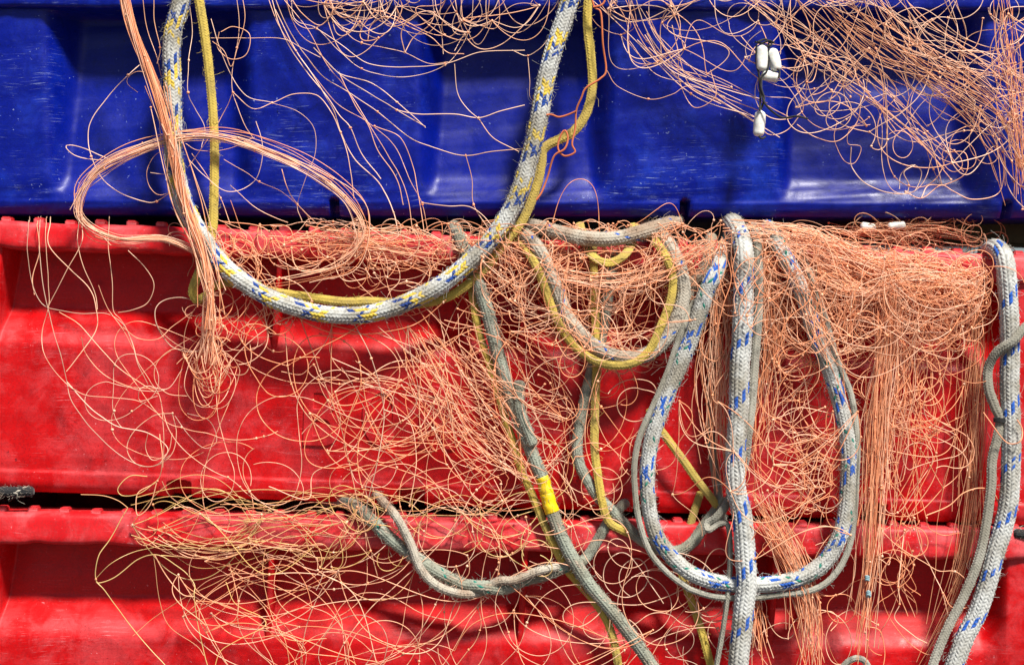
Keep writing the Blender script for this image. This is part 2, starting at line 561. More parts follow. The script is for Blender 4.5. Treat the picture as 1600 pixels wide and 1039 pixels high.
# ------------------------------------------------------------------ ropes
def path(pts, d_default):
    out = []
    for p in pts:
        out.append((p[0], p[1], p[2] if len(p) > 2 else d_default))
    c = resample(catmull(out), 2.0)
    return W(c[:, 0], c[:, 1], c[:, 2])

def rope(name, label, cat, pts, dia, depth, ncol, row, mats, marks=None, shift=2, flat=1.0, fuzz=0.0, fuzz_mat=None,
         relief=0.095, samples=5, group=None, twist=0.0, seed=1, sag=0.0):
    """braided rope: every pick of the braid is modelled; marker yarns are parts of their own.
    mats: dict key->(partname, material), key 0 is the ground yarn; marks: function(parity, j, P) -> key"""
    r_ = np.random.default_rng(seed)
    P = path(pts, depth)
    dia = dia * 0.91
    step = row * S / samples
    P = resample(P, step)
    n = len(P)
    # small hand-made irregularity
    T, N, B = frames(P)
    s = np.arange(n) * step
    w1 = np.convolve(r_.normal(size=n + 400), np.hanning(400) / 400 * 14, 'same')[200:200 + n]
    w2 = np.convolve(r_.normal(size=n + 120), np.hanning(120) / 120 * 6, 'same')[60:60 + n]
    P = P + N * (w1 * 0.4 * S * dia * 0.2)[:, None] + B * (w2 * S * dia * 0.05)[:, None]
    T, N, B = frames(P)
    rad = dia * 0.5 * S * (1 + 0.05 * w1 + 0.03 * w2)
    nu = ncol * samples
    th = np.arange(nu) / nu                 # 0..1
    colf = th * ncol
    c = np.floor(colf).astype(int)
    a_ = colf - c - 0.5
    par = c % 2
    v = (s / (row * S))[:, None] + 0 * a_[None] + twist * th[None] * 0
    sl = np.where(par == 0, 1.0, -1.0) * 0.85
    b_ = v - sl[None] * a_[None] - 0.5 * par[None] * 0.9
    k = np.floor(b_).astype(int)
    fb = b_ - k - 0.5
    H = (1 - np.abs(2 * a_[None]) ** 3.0) * (1 - np.abs(2 * fb) ** 2.4)
    hsh = np.sin((k * 12.9898 + c[None] * 78.233)) * 43758.5453
    hsh = hsh - np.floor(hsh)
    H = H * (0.75 + 0.5 * hsh)
    R = rad[:, None] * (1 - relief * 0.6 + relief * 1.3 * H)
    ca, sa = np.cos(2 * np.pi * th), np.sin(2 * np.pi * th)
    V = P[:, None] + (R * ca[None])[..., None] * N[:, None] * flat + (R * sa[None])[..., None] * B[:, None]
    F = grid_faces(n, nu, True)
    # yarn of each face
    fk = k[:-1].ravel()
    fc = np.tile(c, n - 1)
    fp = fc % 2
    Pn = shift * ncol // 2
    j = np.mod(np.where(fp == 0, fk - shift * (fc // 2), fk + shift * (fc // 2)), Pn)
    key = np.zeros(len(F), int)
    if marks is not None:
        key = marks(fp, j, Pn, fk)
        hh = np.sin(fk * 7.13 + fc * 31.7) * 9631.1
        hh = hh - np.floor(hh)
        sect = np.interp(fk, np.arange(fk.min() - 12, fk.max() + 24, 12), r_.uniform(0.05, 0.55, len(np.arange(fk.min() - 12, fk.max() + 24, 12))))
        key = np.where(hh < sect * 0.5, 0, key)
    root = thing(name, label, cat, tuple(P[0]), group)
    Vw = V.reshape(-1, 3) - P[0]
    for kk, (pn, m) in mats.items():
        sel = F[key == kk]
        if len(sel) == 0:
            continue
        used, inv = np.unique(sel, return_inverse=True)
        yo = new_mesh(pn, Vw[used], inv.reshape(-1, 4)[:, ::-1], m, root)
        if kk:
            yo["kind"] = "stuff"
    # rounded end caps
    for end in (0, n - 1):
        ring = V[end] - P[0]
        cen = P[end] + T[end] * (-1 if end == 0 else 1) * rad[end] * 0.5 - P[0]
        mid = ring * 0.6 + cen * 0.4 + T[end] * (-1 if end == 0 else 1) * rad[end] * 0.2
        vv = np.vstack([ring, mid, cen[None]])
        ff = [[i, (i + 1) % nu, nu + (i + 1) % nu, nu + i] for i in range(nu)] + [[nu + i, nu + (i + 1) % nu, 2 * nu, 2 * nu] for i in range(nu)]
        ff = [q if q[2] != q[3] else q for q in ff]
        me = bpy.data.meshes.new("rope_end")
        me.from_pydata([tuple(x) for x in vv], [], [q if q[2] != q[3] else q[:3] for q in ff])
        me.materials.append(list(mats.values())[0][1])
        o = bpy.data.objects.new("rope_end", me)
        COL.objects.link(o)
        o.parent = root
    if fuzz > 0:
        m = int(n * step / S * fuzz)
        ii = r_.integers(2, n - 2, m)
        tt = r_.uniform(0, 2 * np.pi, m)
        lines = []
        for i, t in zip(ii, tt):
            nrm = math.cos(t) * N[i] * flat + math.sin(t) * B[i]
            tng = T[i] * r_.normal() * 0.9 + (math.cos(t) * B[i] - math.sin(t) * N[i]) * r_.normal() * 0.9
            L0 = (r_.exponential(1.7) + 1.2) * S
            p0 = P[i] + nrm * rad[i] * 0.96 - P[0]
            p1 = p0 + (nrm * 0.7 + tng * 0.5) * L0
            p2 = p1 + (nrm * 0.2 + tng * 0.9 + r_.normal(size=3) * 0.3) * L0
            lines.append(np.array([p0, p1, p2]))
        o = tubes("loose_fibre", lines, 0.24 * S, 3, fuzz_mat or list(mats.values())[0][1], root)
        o["kind"] = "stuff"
    return root, P, T, N, B, rad

def tubes(name, lines, radius, sides, mat, parent, tints=None):
    """many thin tubes joined into one mesh; lines: list of (n,3) arrays"""
    Vs, Fs, Cs = [], [], []
    base = 0
    ang = np.arange(sides) / sides * 2 * np.pi
    for li, P in enumerate(lines):
        n = len(P)
        T = np.gradient(P, axis=0)
        T /= np.linalg.norm(T, axis=1)[:, None] + 1e-12
        ref = np.where(np.abs(T[:, 1:2]) > 0.9, np.array([[1.0, 0, 0]]), np.array([[0, 1.0, 0]]))
        N = np.cross(T, ref)
        N /= np.linalg.norm(N, axis=1)[:, None] + 1e-12
        B = np.cross(T, N)
        r = radius[li] if np.ndim(radius) else radius
        V = P[:, None] + r * (np.cos(ang)[None, :, None] * N[:, None] + np.sin(ang)[None, :, None] * B[:, None])
        Vs.append(V.reshape(-1, 3))
        Fs.append(grid_faces(n, sides, True) + base)
        if tints is not None:
            Cs.append(np.tile(np.append(tints[li], 1.0), (n * sides, 1)))
        base += n * sides
    if not Vs:
        return None
    at = {"tint": ('FLOAT_COLOR', np.vstack(Cs))} if tints is not None else None
    return new_mesh(name, np.vstack(Vs), np.vstack(Fs), mat, parent, at)

def mk(*spec):
    """spec: (parity or None, set of j, key)"""
    def f(p, j, Pn, k):
        key = np.zeros(len(j), int)
        for par, js, kk in spec:
            ok = np.isin(j, list(js))
            if par is not None:
                ok &= (p == par)
            key[ok] = kk
        return key
    return f

BRAID = ("braid", None)
# A: the big white loop with blue and yellow flecks
rope("braided_rope", "white braided rope with yellow and blue flecks looping down from the blue crate", "rope",
     [(296, -60), (288, -20), (281, 12), (271, 45), (268, 80), (269, 120), (270, 190), (272, 248), (284, 305), (304, 352), (330, 392), (366, 430), (414, 461), (462, 481), (510, 492), (565, 492),
      (617, 480), (657, 463), (698, 439), (742, 402), (774, 367), (796, 333), (813, 296), (830, 240), (842, 185), (853, 127), (868, 69), (884, 22), (896, -20), (905, -60)],
     29, -48, 14, 5.6, {0: ("braid", M_WHITE), 1: ("blue_marker_yarn", M_NAVYYARN), 2: ("yellow_marker_yarn", M_YELLOWYARN)},
     mk((0, {0, 1, 2}, 1), (0, {3, 4, 5, 6}, 2), (1, {3, 4}, 2), (1, {0}, 1)), fuzz=2.0, seed=3)
# B: yellow cord
M2 = {0: ("braid", M_YELLOW)}
rope("yellow_cord", "yellow flat cord following the big white loop, running down beside its left side", "cord",
     [(305, -40), (311, 0), (321, 65), (331, 154), (335, 231), (334, 308), (332, 360), (322, 400), (308, 432), (301, 455), (308, 468), (322, 462), (332, 448), (360, 442), (400, 449), (431, 457), (492, 466),
      (540, 472), (576, 471), (618, 474), (660, 474), (699, 464), (731, 444), (762, 414), (797, 370), (820, 338), (838, 292), (846, 254), (848, 236), (858, 226), (872, 219), (896, 206), (916, 177), (926, 135), (923, 88), (918, 46), (919, 0), (924, -40)],
     15, -34, 8, 4.4, M2, flat=0.55, relief=0.17, samples=5, fuzz=0.5, seed=4)
# C
rope("braided_rope", "short dirty white rope lying along the gap just under the blue crate", "rope",
     [(800, 350, 40), (838, 355, -14), (876, 364, -32), (923, 373, -38), (965, 372, -38), (1003, 362, -30), (1030, 354, -6), (1060, 345, 50)],
     24, -20, 14, 5.0, {0: ("braid", M_CREAM), 1: ("blue_marker_yarn", M_BLUEYARN)}, mk((0, {0}, 1)), shift=3, fuzz=1.5, seed=5)
# D
rope("braided_rope", "dirty cream rope forming the small loop in the middle of the net", "rope",
     [(790, 350, 40), (815, 364, -10), (838, 386), (857, 421), (873, 461), (889, 499), (911, 526), (938, 547), (973, 559), (1007, 555), (1037, 533), (1057, 499), (1067, 457), (1062, 419), (1046, 383, -20), (1028, 362, 10), (1010, 352, 60)],
     24, -42, 14, 5.0, {0: ("braid", M_CREAM), 1: ("blue_marker_yarn", M_BLUEYARN)}, mk((0, {0}, 1)), shift=3, fuzz=1.5, seed=6)
rope("yellow_cord", "yellow cord hanging in a U just below the small cream rope loop", "cord",
     [(795, 352, 40), (812, 374, -20), (834, 409), (850, 447), (868, 495), (887, 528), (915, 555), (950, 570), (988, 568), (1015, 547), (1034, 507), (1048, 469), (1051, 430), (1039, 399), (1022, 376, -20), (1005, 356, 30)],
     14, -52, 8, 4.4, M2, flat=0.55, relief=0.17, samples=5, fuzz=0.5, seed=7)
rope("yellow_cord", "short yellow strap sagging below the rope in the gap under the blue crate", "cord",
     [(905, 350, 20), (917, 385, -20), (930, 404), (953, 411), (975, 400), (986, 382, -28), (992, 352, 20)],
     15, -46, 8, 4.4, M2, flat=0.45, relief=0.17, samples=5, seed=8)
# E
rope("yellow_cord", "straight yellow cord hanging through the middle of the net onto the lower rim", "cord",
     [(926, 385, -8), (928, 425), (930, 484), (932, 576), (930, 638), (929, 698), (935, 748), (943, 794), (953, 817), (972, 828), (996, 838, -2)],
     13.5, -22, 8, 4.4, M2, flat=0.5, relief=0.17, samples=5, fuzz=0.5, seed=9)
# F
ropeF = rope("braided_rope", "grey green rope bound with yellow tape running diagonally to the bottom edge", "rope",
     [(708, 350, 40), (718, 372, -10), (738, 420), (760, 482), (776, 546), (789, 592), (803, 636), (818, 676), (834, 715), (849, 751), (861, 794), (876, 834), (896, 873), (922, 915), (952, 951), (983, 989), (1014, 1034), (1040, 1075)],
     22, -26, 14, 4.6, {0: ("braid", M_GREYGREEN), 1: ("pale_marker_yarn", M_CREAM)}, mk((1, {0, 1, 2}, 1)), fuzz=2.2, seed=10)
rope("yellow_cord", "yellow cord running alongside the taped grey green rope", "cord",
     [(730, 400, -6), (740, 472), (749, 522), (765, 569), (776, 607), (790, 655), (803, 695), (812, 726), (829, 767), (848, 813), (867, 855), (886, 890, -10), (908, 915, -8), (930, 941), (948, 970), (960, 1005), (967, 1045), (972, 1075)],
     13, -20, 8, 4.4, M2, flat=0.5, relief=0.17, samples=5, fuzz=0.4, seed=12)
rope("braided_rope", "short frayed grey green rope end crossing beside the taped rope", "rope",
     [(812, 598, -30), (811, 618), (812, 640), (822, 668), (832, 694)], 18, -34, 14, 4.4, {0: ("braid", M_GREYGREEN)}, fuzz=3.0, seed=13)
# G
rope("braided_rope", "grey green rope curving behind the straight yellow cord to the knot", "rope",
     [(962, 395, 0), (952, 440), (944, 500), (930, 560), (917, 612), (906, 662), (901, 700), (906, 728), (918, 750), (935, 776), (956, 798), (977, 820), (1000, 841), (1030, 858), (1060, 860), (1083, 846), (1100, 822), (1116, 802), (1130, 780)],
     19, -12, 14, 4.4, {0: ("braid", M_GREYGREEN), 1: ("pale_marker_yarn", M_CREAM)}, mk((1, {0, 1}, 1)), fuzz=1.4, seed=14)
rope("braided_rope", "short grey green rope piece leading into the gap beside the yellow cord", "rope",
     [(908, 878, -14), (918, 868), (934, 843), (950, 816), (972, 790, 10), (985, 780, 60)], 17, -10, 14, 4.4, {0: ("braid", M_GREYGREEN)}, fuzz=1.4, seed=15)
rope("braided_rope", "thin grey green rope hanging straight behind the net towards the knot", "rope",
     [(1115, 470, -4), (1112, 560), (1110, 620), (1111, 680), (1117, 735), (1124, 780), (1130, 815)], 14, -8, 12, 4.0, {0: ("braid", M_GREYGREEN)}, fuzz=1.0, seed=16)
rope("braided_rope", "pale green rope piece crossing behind the big loop near its top left", "rope",
     [(1112, 370, 20), (1108, 395, -6), (1098, 425), (1080, 448), (1066, 478), (1056, 500, 0)], 20, -18, 14, 4.4, {0: ("braid", M_CREAM), 1: ("pale_green_yarn", M_GREYGREEN)}, mk((0, {0, 1, 2, 3}, 1)), fuzz=1.0, seed=17)
# H
rope("braided_rope", "white rope with blue and green flecks forming the large U at right of centre", "rope",
     [(1150, 352, 40), (1132, 395, -10), (1116, 430), (1102, 460), (1084, 517), (1064, 568), (1046, 608), (1030, 648), (1017, 692), (1011, 745), (1014, 796), (1025, 834), (1043, 862), (1066, 886), (1093, 901), (1130, 911), (1175, 914), (1214, 911), (1252, 900),
      (1287, 878), (1310, 843), (1321, 805), (1325, 755), (1325, 698), (1314, 634), (1295, 576), (1275, 526), (1260, 476), (1247, 440), (1229, 405), (1213, 378, -30), (1200, 354, 30)],
     26, -44, 14, 5.2, {0: ("braid", M_WHITE), 1: ("blue_marker_yarn", M_BLUEYARN), 2: ("green_marker_yarn", M_GREENYARN)},
     mk((0, {0, 1, 2, 3}, 1), (0, {5}, 2), (1, {0, 1}, 1), (1, {9}, 2)), shift=3, fuzz=2.2, seed=18)
M3 = {0: ("braid", M_GREYCORD)}
rope("grey_cord", "thin grey cord tracing the outside of the large U shaped rope", "cord",
     [(1085, 470, -20), (1070, 505), (1057, 540), (1042, 584), (1026, 622), (1002, 676), (993, 712), (991, 748), (997, 805), (1014, 859), (1041, 893), (1069, 914), (1083, 922), (1118, 932), (1175, 934), (1221, 929), (1267, 922), (1298, 904), (1321, 870),
      (1333, 824), (1338, 755), (1339, 690), (1330, 618), (1308, 563), (1292, 505), (1279, 462), (1265, 425), (1245, 385, 0)],
     10, -46, 8, 3.6, M3, flat=0.7, relief=0.17, samples=5, fuzz=0.4, seed=19)
# I
rope("braided_rope", "thick white rope with blue flecks hanging straight down right of centre", "rope",
     [(1138, 340, 50), (1148, 352, 0), (1157, 372, -34), (1162, 400), (1162, 445), (1160, 515), (1155, 576), (1154, 638), (1150, 692), (1148, 727), (1150, 766), (1158, 801), (1164, 855), (1166, 909), (1162, 947), (1158, 993), (1154, 1040), (1152, 1080)],
     33, -58, 14, 6.2, {0: ("braid", M_WHITE), 1: ("blue_marker_yarn", M_BLUEYARN)}, mk((0, {0, 1, 2}, 1)), fuzz=1.6, seed=20)
rope("grey_cord", "grey cord hanging along the right side of the thick straight rope, ending in a knot", "cord",
     [(1178, 350, 20), (1183, 375, -34), (1186, 426), (1185, 484), (1180, 561), (1176, 622), (1170, 676), (1163, 727, -30), (1148, 762, -26), (1134, 790), (1120, 808), (1106, 818, -40), (1108, 828, -48), (1124, 818, -46), (1138, 822, -46), (1141, 870), (1137, 928), (1129, 986), (1120, 1040), (1116, 1075)],
     14, -44, 8, 4.4, M3, flat=0.6, relief=0.17, samples=5, fuzz=0.5, seed=22)
# J
rope("braided_rope", "thick grey white rope with blue flecks hanging at the right edge", "rope",
     [(1540, 398, 90), (1546, 392, 40), (1555, 388, -8), (1566, 398, -36), (1572, 424), (1576, 484), (1578, 546), (1577, 600), (1579, 657), (1579, 715), (1577, 774), (1568, 820), (1555, 863), (1544, 909), (1529, 955), (1509, 995), (1493, 1036), (1478, 1080)],
     31, -48, 14, 6.0, {0: ("braid", M_WHITE), 1: ("blue_marker_yarn", M_BLUEYARN)}, mk((0, {0, 1, 2}, 1)), fuzz=1.8, seed=23)
ropeJ2 = rope("grey_cord", "grey flat cord crossing over and hanging beside the rope at the right edge", "cord",
     [(1625, 490, -70), (1599, 515, -72), (1582, 534, -72), (1558, 550, -62), (1544, 576), (1545, 607), (1555, 636), (1563, 656), (1558, 684), (1550, 720), (1548, 767), (1538, 832), (1525, 886), (1506, 932), (1482, 978), (1463, 1024), (1446, 1075)],
     15, -50, 8, 4.4, M3, flat=0.6, relief=0.17, samples=5, fuzz=0.5, seed=24)
# K twisted pair
kp = [(510, 782, 70), (535, 783, 30), (558, 793, -10), (582, 814, -20), (614, 844, -22), (653, 873, -22), (691, 897, -22), (726, 913, -20), (756, 916, -34), (788, 918, -20), (818, 905, -14), (850, 897, -14), (886, 884, -10)]
rope("braided_rope", "mottled grey green rope sagging out of the lower gap beneath the pale cord", "rope", kp, 21, -20, 14, 4.6,
     {0: ("braid", M_GREYGREEN), 1: ("pale_marker_yarn", M_CREAM), 2: ("green_marker_yarn", M_GREENYARN)}, mk((1, {0, 1, 2}, 1), (0, {5}, 2)), fuzz=2.4, seed=25)
rope("braided_rope", "thin pale cream rope sagging out of the lower gap, wound round the grey rope", "rope",
     [(575, 762, 60), (590, 774, 10), (602, 787, -18), (620, 808), (641, 847), (657, 888), (684, 915), (722, 928), (752, 924, -28), (778, 908, -36), (805, 906, -34), (838, 893, -34), (872, 886, -22)],
     14, -36, 12, 4.2, {0: ("braid", M_CREAM)}, fuzz=2.0, seed=26)
# L
rope("yellow_cord", "yellow cord slanting down to the knot behind the large U rope", "cord",
     [(1015, 640, -2), (1030, 668), (1043, 686), (1070, 722), (1088, 748), (1110, 776), (1124, 796), (1130, 812, -4)], 13, -16, 8, 4.4, M2, flat=0.5, relief=0.17, samples=5, seed=27)
rope("yellow_cord", "short yellow cord behind the knot left of the thick straight rope", "cord",
     [(1094, 770, 0), (1088, 790), (1080, 815), (1072, 850)], 13, 0, 8, 4.4, M2, flat=0.5, relief=0.17, samples=5, seed=28)
rope("yellow_cord", "yellow cord dropping from the bottom of the large U to the lower edge", "cord",
     [(1055, 862, -4), (1068, 905), (1083, 947), (1098, 993), (1110, 1036), (1120, 1080)], 13, -14, 8, 4.4, M2, flat=0.5, relief=0.17, samples=5, fuzz=0.4, seed=29)
rope("grey_cord", "small grey cord arch at the bottom edge", "cord",
     [(1300, 1085), (1312, 1050), (1325, 1033), (1341, 1028), (1355, 1038), (1366, 1075)], 10, -30, 8, 3.6, M3, flat=0.6, relief=0.17, samples=5, seed=30)
# dark frayed rope ends in the lower gap
M4 = {0: ("braid", M_BLACK), 1: ("pale_marker_yarn", M_CREAM)}
rope("dark_rope", "black frayed rope end squeezed into the gap at the left edge", "rope",
     [(-60, 770), (-20, 768), (20, 768), (50, 767)], 16, -8, 12, 5.0, M4, mk((0, {0, 5}, 1), (1, {3}, 1)), fuzz=1.5, fuzz_mat=M_CREAM, seed=31)
rope("dark_rope", "black frayed rope end squeezed under the middle crate at the right edge", "rope",
     [(1586, 833), (1610, 835), (1660, 838)], 16, -6, 12, 5.0, M4, mk((0, {0, 5}, 1)), fuzz=1.5, fuzz_mat=M_CREAM, seed=32)

# yellow tape band on the grey green rope (a part of that rope)
def tape_band(rp, i0, i1, grow, name, mat):
    root, P, T, N, B, rad = rp
    idx = np.arange(i0, i1)
    nu = 40
    th = np.arange(nu) / nu * 2 * np.pi
    r_ = np.random.default_rng(5)
    wr = 0.6 * np.sin(np.arange(len(idx))[:, None] * 0.32 + th[None] * 1.0) + 0.35 * np.sin(np.arange(len(idx))[:, None] * 0.11 - th[None] * 2)
    R = rad[idx][:, None] * grow + wr * S * 0.7
    edge = np.minimum(np.arange(len(idx)), np.arange(len(idx))[::-1])
    R = R * np.where(edge < 1, 0.9, 1.0)[:, None]
    V = P[idx][:, None] + (R * np.cos(th))[..., None] * N[idx][:, None] + (R * np.sin(th))[..., None] * B[idx][:, None] - P[0]
    return new_mesh(name, V.reshape(-1, 3), grid_faces(len(idx), nu, True)[:, ::-1], mat, root)
def nearest(P, px, py):
    k = (P[:, 1] / D + 1)
    q = np.hypot(P[:, 0] / k / S + 800 - px, 519.5 - P[:, 2] / k / S - py)
    return int(np.argmin(q))
o = tape_band(ropeF, nearest(ropeF[1], 846, 745), nearest(ropeF[1], 853, 775), 1.10, "tape_band", M_TAPE)
o["label"] = "yellow tape wrapped round the rope"
o = tape_band(ropeF, nearest(ropeF[1], 852, 771), nearest(ropeF[1], 863, 802), 1.16, "tape_band", M_TAPE)
o["label"] = "yellow tape wrapped round the rope"

# black thread whipping on the right edge cord
root, P, T, N, B, rad = ropeJ2
ci = nearest(P, 1563, 656)
t = np.linspace(0, 4 * 2 * np.pi, 120)
cen = P[ci] - P[0]
wl = cen[None] + np.cos(t)[:, None] * N[ci] * 7 * S + np.sin(t)[:, None] * B[ci] * 9.5 * S + T[ci][None] * ((t / t[-1] - 0.5) * 7 * S)[:, None]
tubes("whipping_thread", [wl], 1.2 * S, 6, M_BLACK, root)

# orange twine hanging off the yellow cord
def z2(p):
    return [(530 + x * 0.385, y * 0.385, *r) for (x, y, *r) in p]
tw = thing("orange_twine", "bright orange twine hitched to the yellow cord near the top centre", "twine", tuple(W(920, 120, -50)))
org = np.array(tw.location)
for ln in ([(1010, -60), (1035, 28), (1062, 55), (1070, 180), (1083, 285), (1060, 320), (1002, 358), (982, 400), (962, 450), (958, 520), (945, 585), (957, 618), (915, 634), (888, 605), (895, 560), (915, 530), (928, 560), (915, 605), (872, 635), (845, 720), (822, 780), (800, 812)],
           [(962, 452), (925, 468), (890, 476), (860, 466), (825, 470)],
           [(1030, 30), (1065, 22), (1078, 0), (1072, -30)]):
    p = np.array([(x, y, -58) for (x, y) in z2(ln)])
    c = resample(catmull(p), 2.5)
    c = c + np.column_stack([0 * c[:, 0], 0 * c[:, 0], 3 * np.sin(np.arange(len(c)) * 0.15)])
    tubes("twine_strand", [W(c[:, 0], c[:, 1], c[:, 2]) - org], 1.5 * S, 6, M_ORANGETWINE, tw)

# ------------------------------------------------------------------ nets
TINT = {'orange': np.array([(0.97, 0.42, 0.22), (0.97, 0.48, 0.28), (0.96, 0.37, 0.175), (0.97, 0.56, 0.37)]),
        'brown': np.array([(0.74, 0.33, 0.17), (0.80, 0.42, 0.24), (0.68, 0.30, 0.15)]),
        'yellow': np.array([(0.74, 0.46, 0.16), (0.80, 0.42, 0.20), (0.72, 0.50, 0.20), (0.83, 0.42, 0.24)]),
        'pale': np.array([(0.93, 0.60, 0.43), (0.92, 0.47, 0.28), (0.90, 0.53, 0.35)])}

class Net:
    def __init__(self, label, loc):
        self.root = thing("fishing_net", label, "net", tuple(W(*loc)), "orange nylon nets")
        self.o = np.array(self.root.location)
        self.lines, self.rad, self.tint, self.knots = [], [], [], []
        self.parts = {}
        self.ymin = lambda x: -1e9
    def add(self, pts3, kind='orange', r=1.25, step=4.0, bucket='strands', smooth_=True, per=10):
        p = np.asarray(pts3, float)
        if bucket == 'strands' and p[:, 1].min() < self.ymin(p[np.argmin(p[:, 1]), 0]) and rng.random() < 0.92:
            return False
        c = resample(catmull(p, per) if smooth_ else p, step)
        if len(c) > 12:
            m_ = len(c)
            jn = np.stack([np.interp(np.arange(m_), np.arange(0, m_ + 7, 7), rng.normal(0, 0.32, len(np.arange(0, m_ + 7, 7)))) for _ in range(2)], -1)
            c[:, :2] += jn
        b = self.parts.setdefault(bucket, ([], [], []))
        b[0].append(W(c[:, 0], c[:, 1], c[:, 2]) - self.o)
        b[1].append(r * S * rng.uniform(0.33, 0.60))
        t = TINT[kind][rng.integers(len(TINT[kind]))] * (rng.uniform(0.82, 1.08) if rng.random() < 0.87 else rng.uniform(0.55, 0.8))
        b[2].append(np.clip(t, 0, 0.97))
        return True
    def knot(self, x, y, d):
        self.knots.append((x, y, d))
    def build(self):
        for bn, (l, r, t) in self.parts.items():
            if bn == 'single':
                for i in range(len(l)):
                    tubes("strand", [l[i]], r[i], 6, M_NYLON, self.root, [t[i]])
                continue
            o = tubes(bn, l, r, 4, M_NYLON, self.root, t)
            o["kind"] = "stuff"
        if self.knots:
            # each knot: a small lumpy octahedron-like bead with two tag ends
            bm = bmesh.new()
            bmesh.ops.create_icosphere(bm, subdivisions=1, radius=1.0)
            base = np.array([v.co[:] for v in bm.verts])
            f = np.array([[v.index for v in fc.verts] for fc in bm.faces])
            bm.free()
            V, F, C = [], [], []
            for i, (x, y, d) in enumerate(self.knots):
                sc = np.array([rng.uniform(1.7, 2.7), rng.uniform(1.6, 2.4), rng.uniform(1.7, 2.9)]) * S
                V.append(base * sc * rng.uniform(0.85, 1.15, base.shape) + W(x, y, d) - self.o)
                F.append(f + i * len(base))
                t = TINT['orange'][rng.integers(4)] * rng.uniform(0.7, 1.0)
                C.append(np.tile(np.append(t, 1.0), (len(base), 1)))
            o = new_mesh("knots", np.vstack(V), np.vstack(F), M_NYLON, self.root, {"tint": ('FLOAT_COLOR', np.vstack(C))})
            o["kind"] = "stuff"

def depth_walk(n, lo, hi):
    a = rng.uniform(lo, hi)
    b = np.clip(a + rng.normal(0, (hi - lo) * 0.25, n), lo, hi)
    return b

def traced(net, pts, d=(-40, -14), kind='orange', r=1.35, knots=(), single=True):
    dd = depth_walk(len(pts), *d)
    p = [(x, y, z) for (x, y), z in zip(pts, dd)]
    net.add(p, kind, r, 3.0, 'single' if single else 'strands')
    for i in knots:
        net.knot(*p[i])

def flow(net, guide, n, s0, s1, d=(-40, -14), kind='orange', wobble=4.0, t0=(0, 0.1), t1=(0.85, 1.0), r=1.2, bucket='strands', knotp=0.15, curl=0.0, twist=0.0):
    g = resample(catmull([(x, y) for x, y in guide]), 5.0)
    L = len(g)
    T = np.gradient(g, axis=0)
    T /= np.linalg.norm(T, axis=1)[:, None] + 1e-9
    Nn = np.stack([-T[:, 1], T[:, 0]], -1)
    for _ in range(n):
        a, b = rng.uniform(*t0), rng.uniform(*t1)
        i0, i1 = int(a * (L - 1)), int(b * (L - 1))
        m = max(4, int((i1 - i0) / 13))
        idx = np.linspace(i0, i1, m).astype(int)
        u = idx / (L - 1)
        o3 = rng.normal(size=4) * 0.75 + rng.normal() * 0.6
        off = np.interp(u, [0, 0.33, 0.66, 1], o3) * (s0 + (s1 - s0) * u)
        wv = rng.normal(0, 1, m)
        wv = np.convolve(np.pad(wv, 1, 'edge'), [0.25, 0.5, 0.25], 'valid') * wobble
        cr = np.sin(u * rng.uniform(4, 14) + rng.uniform(0, 6.28)) * wobble * 1.2
        p2 = g[idx] + Nn[idx] * (off + wv + cr)[:, None]
        ph = rng.uniform(0, 6.28)
        if twist:
            rr_ = abs(rng.normal()) ** 0.5 * (s0 + (s1 - s0) * u)
            p2 = g[idx] + Nn[idx] * (rr_ * np.cos(ph + twist * u) + 0.5 * wv + 0.3 * off)[:, None]
        dd = depth_walk(m, *d)
        if twist:
            dd = np.mean(d) + rr_ * np.sin(ph + twist * u)
        dd = np.convolve(np.pad(dd, 1, 'edge'), [0.25, 0.5, 0.25], 'valid')
        p = np.column_stack([p2, dd])
        if curl > 0 and rng.random() < curl:      # strand end flicks round in a curl
            e = p[-1]
            ang = math.atan2(p[-1, 1] - p[-2, 1], p[-1, 0] - p[-2, 0])
            sgn = rng.choice([-1, 1])
            rr = rng.uniform(9, 24)
            ext = []
            q = e.copy()
            for k in range(rng.integers(4, 12)):
                ang += sgn * rng.uniform(0.35, 0.6)
                q = q + np.array([math.cos(ang) * rr * 0.5, math.sin(ang) * rr * 0.5, rng.normal() * 1.5])
                ext.append(q.copy())
            p = np.vstack([p, ext])
        done = net.add(p, kind, r, 4.5, bucket, per=7)
        for q in p:
            if done and rng.random() < knotp / 2:
                net.knot(*q)

def inside(poly, x, y):
    c = False
    j = len(poly) - 1
    for i in range(len(poly)):
        xi, yi = poly[i]
        xj, yj = poly[j]
        if (yi > y) != (yj > y) and x < (xj - xi) * (y - yi) / (yj - yi + 1e-9) + xi:
            c = not c
        j = i
    return c

def scatter(poly, n, bias=None):
    xs = [p[0] for p in poly]
    ys = [p[1] for p in poly]
    out = []
    while len(out) < n:
        x, y = rng.uniform(min(xs), max(xs)), rng.uniform(min(ys), max(ys))
        if inside(poly, x, y) and (bias is None or rng.random() < bias(x, y)):
            out.append((x, y))
    return np.array(out)

